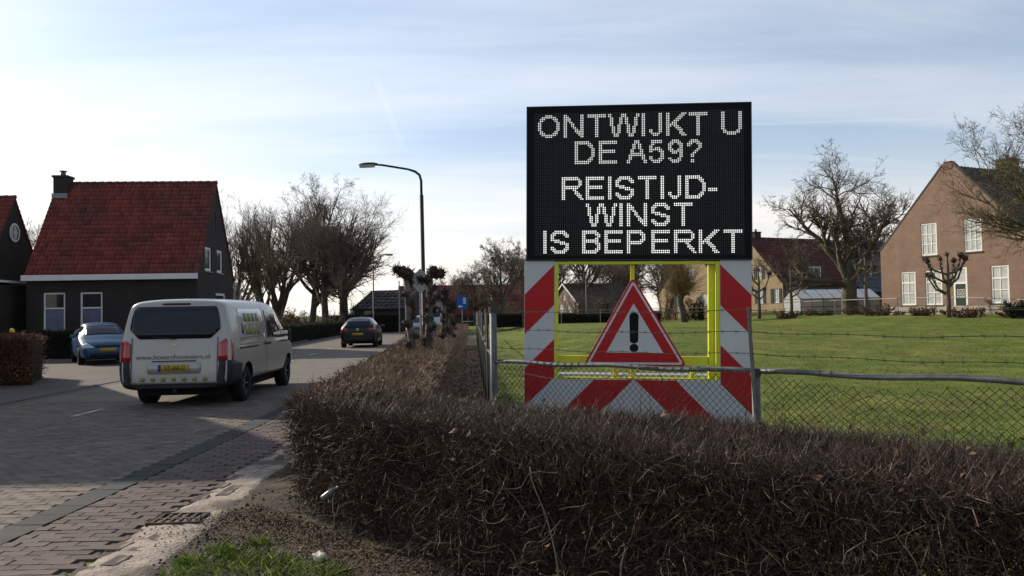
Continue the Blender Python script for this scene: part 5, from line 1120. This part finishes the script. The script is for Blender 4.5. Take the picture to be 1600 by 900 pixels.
for i, (x, y, rz_, s_, m_, lb) in enumerate([(-1.2, 84, .2, 1.15, tD, 'broad bare tree left of the sign above the field hedge'), (2.2, 88, 1.9, 1.15, tD2, 'bare tree partly behind the left striped sign panel'), (-4.6, 98, 3.0, .95, tD, 'lower bare tree over the far end of the path'),
        (8.8, 96, .9, 1.0, tA2, 'slender bare tree seen at the left inside the sign frame'), (11.5, 100, 2.4, 1.0, tD2, 'bare tree above the brown roofed house inside the sign frame'), (14.8, 104, .4, 1.1, tA, 'bare tree behind the warning triangle top'), (18.0, 96, 5.0, 1.1, tD, 'bare tree right of the triangle top inside the frame'),
        (23.5, 104, 1.1, 1.0, tB, 'bare tree behind the tan gabled house'), (36, 104, 2.2, .9, tB, 'pale bare trees above the barn roof'), (47, 105, .6, 1.05, tB, 'bare tree rising between the barn and the farmhouse'), (42.5, 106, 3.9, 1.0, tB, 'bare tree above the barn ridge left of the farmhouse')]):
    tree((x, y, gzf(x, y)), rz_, m_, s_, lb, (bark_m, twig_l) if i > 6 else (bark_m, twig_b), group=gm)
for i, (x, y, rz_, s_, m_, lb) in enumerate([(1.5, 125, .7, 1.5, tD2, 'hazy distant bare tree at the left top corner inside the sign frame'), (7.0, 130, 2.2, 1.55, tD, 'distant bare tree behind the slim pole inside the frame'), (19, 128, 4.0, 1.5, tD2, 'distant bare tree right above the warning triangle'), (25.5, 126, .2, 1.45, tD, 'distant bare tree left of the golden willow'), (-9.5, 128, 3.1, 1.1, tD2, 'distant low bare tree above the red roofed far building'), (44, 135, 1.0, 1.3, tD, 'distant bare tree behind the tan house chimney'), (53, 130, 2.5, 1.25, tD2, 'distant bare tree glimpsed behind the walnut branches')]):
    tree((x, y, gzf(x, y)), rz_, m_, s_, lb, (bark_m, twig_b), group=gm)
# the big walnut tree with heavy twisting limbs
Wl = [dict(n=0, segs=5, gn=.05, up=.1, tp=.18), dict(n=11, start=.2, ang=46, ratio=.54, segs=10, gn=.11, up=.03, tp=.84, rr=.45), dict(n=9, start=.2, ang=44, ratio=.48, segs=6, gn=.19, up=.08, tp=.8), dict(n=6, start=.15, ang=44, ratio=.5, segs=4, gn=.22, up=.08, tp=.7), dict(n=3, start=.2, ang=42, ratio=.55, segs=3, gn=.22, up=.08, tp=.6), dict(segs=2, gn=.2, up=.06, tp=.4)]
lim = [((0, 0, -.1), (0, 0, 1), 2.2, .46, 0), ((-.05, 0, 1.75), (-.80, -.1, .38), 4.4, .20, 1), ((.05, .05, 2.0), (-.38, .3, 1), 5.6, .25, 1), ((0, 0, 2.0), (.08, -.1, 1), 6.0, .27, 1), ((.1, 0, 2.0), (.55, .1, 1), 5.2, .22, 1), ((0, .1, 1.95), (-.55, -.25, .95), 5.0, .20, 1), ((0, -.1, 1.9), (.42, -.5, .9), 4.6, .17, 1), ((.0, .1, 2.0), (.1, .7, .8), 4.6, .18, 1)]
wal = tree_meshes('walnut_tree', grow(8, 0, 0, Wl, lim), 1, .0065)
tree((23.6, 56.0, gzf(23.6, 56)-.05), 0, wal, (1.28, 1.2, 1.16), 'big bare tree with thick trunk and heavy twisting limbs above the greenhouse', (bark_l, twig_l), 'walnut_tree')
# tree standing outside the right edge, its branches reach across the farmhouse
lim2 = [((0, 0, -.1), (0, 0, 1), 2.0, .30, 0), ((0, 0, 1.8), (-.62, .1, .78), 5.6, .135, 1), ((-.05, 0, 1.9), (-.30, -.1, 1), 6.4, .16, 1), ((0, 0, 1.9), (.3, .2, 1), 6, .15, 1), ((.0, 0, 1.8), (-.15, .5, .9), 5.2, .12, 1), ((0, 0, 1.9), (.5, -.4, .8), 5, .12, 1)]
rt = tree_meshes('edge_tree', grow(21, 0, 0, Wl, lim2), 1, .006)
tree((22.0, 31.0, gzf(22.0, 31)), .15, rt, 1.02, 'bare tree reaching in from the right edge over the farmhouse roof', (bark_l, M('olive_twig', (.12, .098, .055), .85, .2, 4, isl=.25)))
# pollard willow with dense yellow shoots
def willow(seed=5):
    r = np.random.RandomState(seed); P = []; Q = []; A = []; B = []
    for k_ in range(950):
        p = np.array([r.normal(0, .22), r.normal(0, .22), 2.0+r.uniform(-.2, .3)]); az = r.uniform(0, 2*np.pi); el = r.uniform(.0, 1.2)**1.5*(1+.25*math.sin(az*3)); d = np.array([math.cos(az)*math.sin(el), math.sin(az)*math.sin(el), math.cos(el)]); L = r.uniform(1.0, 3.3); rad = .014
        for j in range(5):
            q = p+d*L/5; P.append(p); Q.append(q); A.append(rad*(1-j*.17)); B.append(rad*(1-(j+1)*.17)); p = q; d = unit(d+r.normal(0, .11, 3)-np.array([0, 0, .03 if el > .7 else -.03]))
    return segs_mesh('shoots', np.array(P), np.array(Q), A, B, 3)
wi = empty('willow_tree', (11.6, 55, gzf(11.6, 55)), 0, 'pollard willow with dense yellowish shoots seen through the sign frame', 'tree')
MB().tube([(.25, 0, -.1), (.12, 0, .7), (-.05, 0, 1.4), (0, 0, 2.0)], [.24, .2, .21, .30], 9).build('trunk', bark_m, wi, smooth=True)
link('crown', willow(), M('willow_shoot', (.19, .125, .055), .7, .15, 4, isl=.3), wi)
# clumps of short stubs used for the knotted and the pollarded trees
def clump(mb_segs, c, rad, r, n=70, ln=.09, th=.012):
    d = r.normal(0, 1, (n, 3)); d /= np.linalg.norm(d, axis=1, keepdims=True)
    p = c+d*rad*r.uniform(.2, .8, (n, 1)); q = p+(d+r.normal(0, .4, (n, 3)))*ln*r.uniform(.5, 1.5, (n, 1)); mb_segs.append((p, q, np.full(n, th), np.full(n, th*.7)))
def lump(c, rad, r, sub=2):
    bm = bmesh.new(); bmesh.ops.create_icosphere(bm, subdivisions=sub, radius=rad); ph = r.uniform(0, 6, 3)
    V = [np.array(v.co)*(1+.22*math.sin(v.co.x/rad*4+ph[0])*math.sin(v.co.y/rad*4+ph[1])+.12*math.sin(v.co.z/rad*7+ph[2]))+np.array(c) for v in bm.verts]; F = [[v.index for v in f.verts] for f in bm.faces]; bm.free(); return V, F
def segs_join(name, lst, n=4): return segs_mesh(name, *[np.concatenate([s_[i] for s_ in lst]) for i in range(4)], n)
knob_m = M('knotted_bark', (.055, .036, .030), .9, .35, 18, isl=.3); kb = M('grey_knot_bark', (.16, .14, .115), .9, .45, 9, bump=.7, bscale=22, col2=(.06, .05, .042))
def knot_tree(x, y, h, seed, lean, head, label, knots, base=.07):
    r = np.random.RandomState(seed); o = empty('knotted_tree', (x, y, 0), 0, label, 'tree', 'knotted trees in the roadside hedge')
    pts = [(lean[0]*t+.03*math.sin(t*7+seed), lean[1]*t, h*t) for t in np.linspace(0, 1, 9)]
    MB().tube([(pts[0][0], pts[0][1], -.1)]+pts[1:], [base*(1.15-.35*t) for t in np.linspace(0, 1, 9)], 9).build('trunk', kb, o, smooth=True)
    sg = []; b = MB()
    def at_(t): i = min(int(t*8), 7); f = t*8-i; return np.array(pts[i])*(1-f)+np.array(pts[i+1])*f
    for k_ in range(knots):
        t = r.uniform(.30, .93); az = r.uniform(0, 6.28); c = at_(t)+np.array([math.cos(az), math.sin(az), 0])*.085; q_ = r.uniform(.035, .065); V, F = lump(c, q_, r, 2); b.add(V, F); clump(sg, c, q_*1.1, r, 50, .045, .008)
    for hx, hz, hr in head:
        c = at_(1.0)+np.array([hx, r.normal(0, .03), hz]); V, F = lump(c, hr*.78, r, 3); b.add(V, F); clump(sg, c, hr*.9, r, 190, .05, .008)
    b.build('knots', knob_m, o)['kind'] = 'stuff'; link('stubs', segs_join('stubs', sg), knob_m, o)['kind'] = 'stuff'
knot_tree(-1.76, 15.1, 2.34, 1, (-.27, 0), [(-.05, .0, .13), (.06, -.04, .12), (-.17, .05, .075), (.05, -.18, .08)], 'left of the two nearest knotted trees, by the street lamp', 12)
knot_tree(-1.58, 15.5, 2.25, 2, (-.04, .05), [(.08, .10, .15), (.21, .08, .11), (-.02, -.06, .09), (-.16, -.04, .06)], 'right of the two nearest knotted trees, with a leaning lump on top', 16, .085)
knot_tree(-1.82, 20.5, 2.10, 3, (.06, 0), [(.03, .0, .14), (-.10, -.12, .10)], 'knotted tree in the middle distance with a side arm', 16)
knot_tree(-1.80, 23.0, 1.85, 4, (.0, 0), [(.03, .0, .15), (.12, -.1, .10)], 'shorter knotted tree right behind the one with a side arm', 14)
knot_tree(-2.45, 33.0, 2.0, 5, (.03, 0), [(0, 0, .16)], 'farthest knotted tree before the blue sign', 12)
b = MB(); b.tube([(0, 0, 0), (-.14, 0, .14), (-.30, 0, .24), (-.34, 0, .36)], [.035, .035, .03, .03], 6); V, F = lump((-.34, 0, .40), .10, np.random.RandomState(1), 2); b.add(V, F)
[b.build('side_arm', knob_m, q, (.04, 0, 1.55)) for q in bpy.data.objects if q.get('label', '').startswith('knotted tree in the middle')]
def pollard(x, y, h, seed, label, limbs, spread, lit=True):
    r = np.random.RandomState(seed); z = gzf(x, y); o = empty('pollard_tree', (x, y, z), 0, label, 'tree', 'small pollard trees in the gardens'); bm_ = M('pollard_bark', (.11, .09, .072), .9, .35, 8, bump=.4)
    th = h*.42; MB().tube([(0, 0, -.1), (.02, 0, th*.5), (0, 0, th), (.03, 0, h*.7), (0, 0, h*.88)], [.13, .11, .10, .075, .05], 8).build('trunk', bm_, o, smooth=True)
    sg = []; kb_ = MB(); lb = []
    V, F = lump((0, 0, h*.9), .09, r); kb_.add(V, F); clump(sg, np.array([0, 0, h*.9]), .09, r, 40, .10, .010)
    for k_ in range(limbs):
        s_ = 1 if k_ % 2 else -1; z0 = th*r.uniform(.75, 1.5); e = np.array([s_*spread*r.uniform(.5, 1), r.normal(0, .3)*spread, min(z0+h*r.uniform(.18, .42), h*1.0)]); m_ = np.array([e[0]*.62, e[1]*.6, z0+(e[2]-z0)*.28])
        lb.append(MB().tube([(0, 0, z0), tuple(m_), tuple(m_*.3+e*.7+np.array([e[0]*.06, 0, -.02])), tuple(e)], [.06, .05, .042, .04], 6).build('limb', bm_, o, smooth=True))
        V, F = lump(e, r.uniform(.09, .15), r); kb_.add(V, F); clump(sg, e, .10, r, 40, .12, .010)
        for f in (.5, .75):
            if r.uniform() < .7: c = m_*(1-f)+e*f; V, F = lump(c, .06, r, 1); kb_.add(V, F); clump(sg, c, .05, r, 16, .08, .009)
    kb_.build('knobs', M('pollard_knob', (.06, .040, .034), .9, .3, 12), o)['kind'] = 'stuff'; link('stubs', segs_join('stubs', sg, 3), M('pollard_stub', (.09, .065, .05), .9, isl=.3), o)['kind'] = 'stuff'
pollard(21.9, 40.2, 3.5, 1, 'pollard tree with dark knobs directly in front of the farmhouse door', 10, 1.15)
pollard(20.6, 46.6, 3.9, 2, 'pale pollard tree right of the big bare tree', 4, .8)
pollard(18.3, 52.5, 3.6, 3, 'pollard tree left of the greenhouse before the dormer', 4, .9)
pollard(16.8, 54.5, 3.7, 4, 'pollard tree beside the shuttered window close to the sign edge', 5, .8)

# ------------------------------------------------------------------ clipped hedges and shrubs further away
def line_fn(x0, y0, x1, y1, w_):
    d = np.array([x1-x0, y1-y0]); Ln = np.linalg.norm(d); d = d/Ln; n_ = np.array([-d[1], d[0]])
    return (lambda s, t: (x0+d[0]*np.asarray(s)+n_[0]*np.asarray(t)*w_, y0+d[1]*np.asarray(s)+n_[1]*np.asarray(t)*w_)), Ln
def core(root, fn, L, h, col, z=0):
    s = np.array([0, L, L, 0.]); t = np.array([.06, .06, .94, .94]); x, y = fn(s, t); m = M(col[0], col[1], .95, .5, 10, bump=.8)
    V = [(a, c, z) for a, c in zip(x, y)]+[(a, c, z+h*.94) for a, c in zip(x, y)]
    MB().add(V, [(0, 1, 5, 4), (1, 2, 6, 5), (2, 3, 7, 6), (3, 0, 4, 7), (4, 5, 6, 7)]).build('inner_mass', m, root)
beech = (M('beech_twig', (.115, .058, .036), .8, .15, 9, isl=.45), pale_m, M('beech_leaf', (.20, .085, .035), .8, .2, 20, isl=.5)); dk = (M('dark_hedge_twig', (.032, .030, .020), .85, .15, 9, isl=.4), pale_m, M('dark_hedge_leaf', (.020, .026, .014), .8, .2, 9, isl=.5))
def far_hedge(label, a, b_, w_, h, n, rad, seed, mats, col, z=0., leaves=0, tl=1.6, name='hedge', end=True):
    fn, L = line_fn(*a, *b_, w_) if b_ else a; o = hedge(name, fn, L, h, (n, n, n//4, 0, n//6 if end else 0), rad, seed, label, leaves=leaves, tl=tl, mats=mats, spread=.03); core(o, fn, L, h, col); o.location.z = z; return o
BEECH = ((lambda s, t: (-11.55-np.asarray(s)*.99-1.25*np.asarray(t), 19.2-.1*np.asarray(s)+2.6*np.asarray(t))), 2.8)
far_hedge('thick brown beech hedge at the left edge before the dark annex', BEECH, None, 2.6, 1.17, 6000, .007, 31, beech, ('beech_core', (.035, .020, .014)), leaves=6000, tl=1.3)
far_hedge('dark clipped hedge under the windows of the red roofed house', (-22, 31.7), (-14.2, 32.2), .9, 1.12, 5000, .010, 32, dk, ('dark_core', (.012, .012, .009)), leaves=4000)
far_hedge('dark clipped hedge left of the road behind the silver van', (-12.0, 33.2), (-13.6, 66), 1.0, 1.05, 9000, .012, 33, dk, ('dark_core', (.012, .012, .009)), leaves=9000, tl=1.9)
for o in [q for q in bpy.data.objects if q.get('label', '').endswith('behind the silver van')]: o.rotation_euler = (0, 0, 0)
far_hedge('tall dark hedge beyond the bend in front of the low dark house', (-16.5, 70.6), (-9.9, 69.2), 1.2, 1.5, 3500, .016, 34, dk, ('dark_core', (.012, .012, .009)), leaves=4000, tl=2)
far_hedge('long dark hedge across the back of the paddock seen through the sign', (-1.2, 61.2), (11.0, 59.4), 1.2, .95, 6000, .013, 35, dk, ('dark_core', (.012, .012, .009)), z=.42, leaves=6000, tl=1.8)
def shrub(label, x, y, w_, d_, h, n, mats, seed, name='shrub', leaves=0, rad=.012, lsize=.05):
    r = np.random.RandomState(seed); z = gzf(x, y); o = empty(name, (x, y, z), 0, label, 'shrub'); P = []; Q = []; A = []; B = []
    stems = max(6, n//60)
    for k_ in range(stems):
        az = r.uniform(0, 6.28); p0 = np.array([r.uniform(-w_, w_)*.35, r.uniform(-d_, d_)*.35, 0]); d = unit(np.array([math.cos(az)*.55*w_/max(h, .1), math.sin(az)*.4, 1])); L = h*r.uniform(.6, 1.05)
        for j in range(5):
            q = p0+d*L/5; P.append(p0); Q.append(q); A.append(rad*1.7*(1-j*.16)); B.append(rad*1.7*(1-(j+1)*.16)); p0 = q; d = unit(d+r.normal(0, .12, 3))
            for m_ in range(max(1, n//stems//5)):
                e = p0-d*L/5*r.uniform(0, 1); dd = unit(d+r.normal(0, .7, 3)); l2 = L*.22*r.uniform(.4, 1.2); mid = e+dd*l2*.5; P += [e, mid]; dd2 = unit(dd+r.normal(0, .4, 3)); Q += [mid, mid+dd2*l2*.5]; A += [rad*.7, rad*.55]; B += [rad*.55, rad*.3]
    P = np.array(P); Q = np.array(Q); link('twigs', segs_mesh('twigs', P, Q, A, B, 3), mats[0], o)
    if leaves:
        i = r.randint(0, len(Q), leaves); link('leaves', leaf_quads('leaves', Q[i]+r.normal(0, .05, (leaves, 3)), lsize, r), mats[1], o)
    return o
brn = (M('brown_shrub_twig', (.105, .070, .042), .85, .15, 9, isl=.35), M('brown_shrub_leaf', (.14, .075, .035), .85, .2, 9, isl=.4)); evg = (M('evergreen_twig', (.04, .035, .022), .9), M('evergreen_leaf', (.020, .032, .014), .7, .2, 9, isl=.5)); gry = (M('grey_shrub_twig', (.12, .10, .08), .9, .15, 9, isl=.3), brn[1])
gs = 'shrubs along the left of the road'
for i, (x, y, w_, h, mt, lb) in enumerate([(-20.2, 52, 2.2, 2.3, brn, 'brown tangled shrub behind the roof of the silver van'), (-17.6, 53, 2.4, 2.35, brn, 'widest brown tangled shrub left of the road hedge'), (-15.6, 56, 2.2, 1.9, brn, 'brown shrub over the dark road hedge'), (-14.7, 62, 2.0, 1.9, gry, 'greyish shrub below the tall roadside trees'), (-17.5, 64, 2.4, 2.2, gry, 'grey tangled shrub at the foot of the roadside trees'), (-13.2, 66.5, 1.4, 2.6, evg, 'narrow dark evergreen by the distant lamp'), (-19.5, 46, 1.0, 2.2, evg, 'small dark evergreen just past the red roofed house')]):
    shrub(lb, x, y, w_, 1.2, h, 1500, mt, 50+i, leaves=1800 if mt is not gry else 500, rad=.014, lsize=.06)['group'] = gs
for i, (x, y, w_, h, mt, lb) in enumerate([(20.3, 44.6, 1.9, .75, brn, 'dry brown bush at the fence below the greenhouse'), (17.2, 50.5, 1.8, .65, gry, 'low grey scrub at the fence left of the greenhouse'), (21.2, 41.8, 1.0, .55, brn, 'low reddish bush against the farmhouse by the first window'), (22.6, 39.8, 1.4, .40, brn, 'low dry plants at the foot of the farmhouse wall'), (24.6, 38.6, 1.3, .95, evg, 'green bush at the right edge under the farmhouse window'), (15.2, 56.5, .8, .7, evg, 'small round evergreen near the shuttered window'),
        (14.0, 60.5, 1.8, 1.9, evg, 'dark evergreen bush right of the willow trunk'), (9.4, 63, 1.8, 2.0, evg, 'dark evergreen bush behind the triangle right side'), (3.0, 78, 1.0, 2.2, evg, 'small dark conifer at the left inside the sign frame'), (6.2, 74, 2.0, 2.8, gry, 'grey bare shrub by the slim pole inside the frame'), (8.0, 70, 1.8, 2.2, gry, 'grey shrub behind the triangle left side'), (-.4, 76, 2.6, 2.6, gry, 'grey bare shrubs over the field hedge left of the sign'), (13.0, 66, 2.0, 3.0, brn, 'brown bare shrub before the tan gabled house')]):
    shrub(lb, x, y, w_, .8, h, 1100, mt, 70+i, leaves=2200 if mt is evg else 500, rad=.010 if y < 58 else .014, lsize=.05)['group'] = 'garden shrubs beyond the paddock'
for i in range(11):
    t_ = i/10; x_, y_ = 24.6-5.6*t_+.25*math.sin(i*2.1), 38.6+17.5*t_-.8
    shrub('low dry brown scrub growing in a row along the paddock fence', x_+.5, y_, 1.5, .8, .35+.25*((i*7) % 5)/4, 700, (brn, gry)[i % 2], 120+i, leaves=500, rad=.009)['group'] = 'dry scrub along the paddock fence'
# far fence: thin posts with a rail round the paddock
ff = empty('paddock_fence', (0, 0, 0), 0, 'thin grey post and rail fence along the far side of the paddock', 'fence'); FL = [(26.5, 32), (24.0, 37.2), (20.2, 53.5), (12, 58.6), (-1.5, 60.6)]
cum = [0]
for a, c in zip(FL, FL[1:]): cum.append(cum[-1]+math.dist(a, c))
def fpt(s): x = float(np.interp(s, cum, [p[0] for p in FL])); y = float(np.interp(s, cum, [p[1] for p in FL])); return Vector((x, y, gzf(x, y)))
prev = None; s = 0
while s < cum[-1]:
    p = fpt(s); MB().tube([p-Vector((0, 0, .1)), p+Vector((0, 0, 1.0))], .022, 6).build('post', pole_m, ff)
    if prev is not None: MB().tube([prev+Vector((0, 0, .96)), p+Vector((0, 0, .96))], .020, 6).build('rail', pole_m, ff); MB().tube([prev+Vector((0, 0, .55)), p+Vector((0, 0, .55))], .006, 4).build('wire', wire_m, ff)
    prev = p; s += 2.9

# ------------------------------------------------------------------ grass, leaves and clods
def blades(name, n, region, hgt, wid, mat, seed, lean=.5):
    r = np.random.RandomState(seed); x, y = region(r, n); n = len(x); z = gz(x, y)+bumps(x, y)*0; h = hgt*r.uniform(.45, 1.3, n); az = r.uniform(0, 6.28, n); w_ = wid*r.uniform(.6, 1.3, n); ln = r.normal(0, lean, (n, 2))*h[:, None]
    c = np.stack([x, y, z], -1); sd = np.stack([np.cos(az)*w_, np.sin(az)*w_, np.zeros(n)], -1); mid = c+np.stack([ln[:, 0]*.35, ln[:, 1]*.35, h*.6], -1); tip = c+np.stack([ln[:, 0], ln[:, 1], h], -1)
    V = np.stack([c-sd, c+sd, mid+sd*.7, tip, mid-sd*.7], 1).reshape(-1, 3); o = link(name, fast_mesh(name, V, (np.arange(n)*5)[:, None]+np.arange(5)), mat); o['kind'] = 'stuff'; return o
grass_b = M('grass_blade', (.110, .155, .025), .75, .3, .5, isl=.25, col2=(.15, .14, .045), lo=.4, hi=.65); tuft_m = M('tuft_blade', (.19, .26, .04), .65, .2, 5, isl=.35)
def paddock(r, n):
    y = 6.8+34*r.uniform(0, 1, n)**1.5; x = fence_x(y)+r.uniform(0, 1, n)*(.75*y+1.5); k_ = (x*.664+y*.748 > (-.2)*.664+8.2*.748+.05); return x[k_], y[k_]
tag(blades('grass', 130000, paddock, .034, .004, grass_b, 1, .9), 'short bright green grass covering the paddock', 'grass')
def tufts(r, n):
    cx_ = np.array([(-1.84, 5.18, .10), (-1.66, 5.12, .14), (-1.50, 5.02, .15), (-1.36, 4.90, .13), (-1.72, 5.42, .06), (-1.95, 5.30, .06), (-1.20, 4.82, .13), (-1.08, 4.74, .10), (-1.85, 4.92, .14), (-1.62, 4.86, .17), (-1.40, 4.74, .17), (-2.05, 5.05, .07), (-2.0, 4.8, .10)]); i = r.randint(0, len(cx_), n)
    return cx_[i, 0]+r.normal(0, 1, n)*cx_[i, 2]*.6, cx_[i, 1]+r.normal(0, 1, n)*cx_[i, 2]*.6
tag(blades('grass', 4200, tufts, .065, .0022, tuft_m, 2, .7), 'fresh green grass tufts on the bare soil at the bottom edge', 'grass')
def litter(name, n, region, size, mat, seed, label):
    r = np.random.RandomState(seed); x, y = region(r, n); c = np.stack([x, y, .02+r.uniform(0, .03, len(x))], -1); o = link(name, leaf_quads(name, c, size, r, .6), mat); tag(o, label, 'leaves', kind='stuff')
def soil_reg(r, n):
    s = r.uniform(-.3, 5, n); t = -np.abs(r.normal(0, .38, n))-np.clip(.10*s, 0, .26); return HA[0]+hd[0]*s+hn[0]*t, HA[1]+hd[1]*s+hn[1]*t
def path_reg(r, n):
    y = 7.4+30*r.uniform(0, 1, n)**1.8; a = np.interp(y, iy, ix); return a+r.uniform(-.1, 1, n)*(fence_x(y)-a), y
litter('leaves', 14000, soil_reg, .0095, M('litter_leaf', (.10, .060, .036), .85, .2, 20, isl=.6), 3, 'brown leaf litter on the soil below the foreground hedge')
litter('leaves', 6000, path_reg, .024, M('path_leaf', (.12, .060, .040), .85, .2, 20, isl=.6), 4, 'brown leaf litter covering the path beside the fence')
r = np.random.RandomState(9); n = 2200; sx_ = r.uniform(-2.25, 1.0, n); sy_ = r.uniform(3.2, 7.2, n); rows = []
V = []; F = []
for k_ in range(n):
    q = r.uniform(.004, .016)*(1.6 if r.uniform() < .06 else 1); c = np.array([sx_[k_], sy_[k_], .028]); rv = r.normal(0, 1, (6, 3)); base = np.array([(1, 0, 0), (-1, 0, 0), (0, 1, 0), (0, -1, 0), (0, 0, .8), (0, 0, -.8)], float)
    v = c+base*q*r.uniform(.6, 1.4, (6, 1)); b_ = len(V); V += list(v); F += [(b_+i, b_+j, b_+kk) for i, j, kk in ((0, 2, 4), (2, 1, 4), (1, 3, 4), (3, 0, 4), (2, 0, 5), (1, 2, 5), (3, 1, 5), (0, 3, 5))]
tag(link('clods', fast_mesh('clods', np.array(V), np.array(F)), soil_m), 'small clods and pebbles strewn over the bare soil', 'soil', kind='stuff')
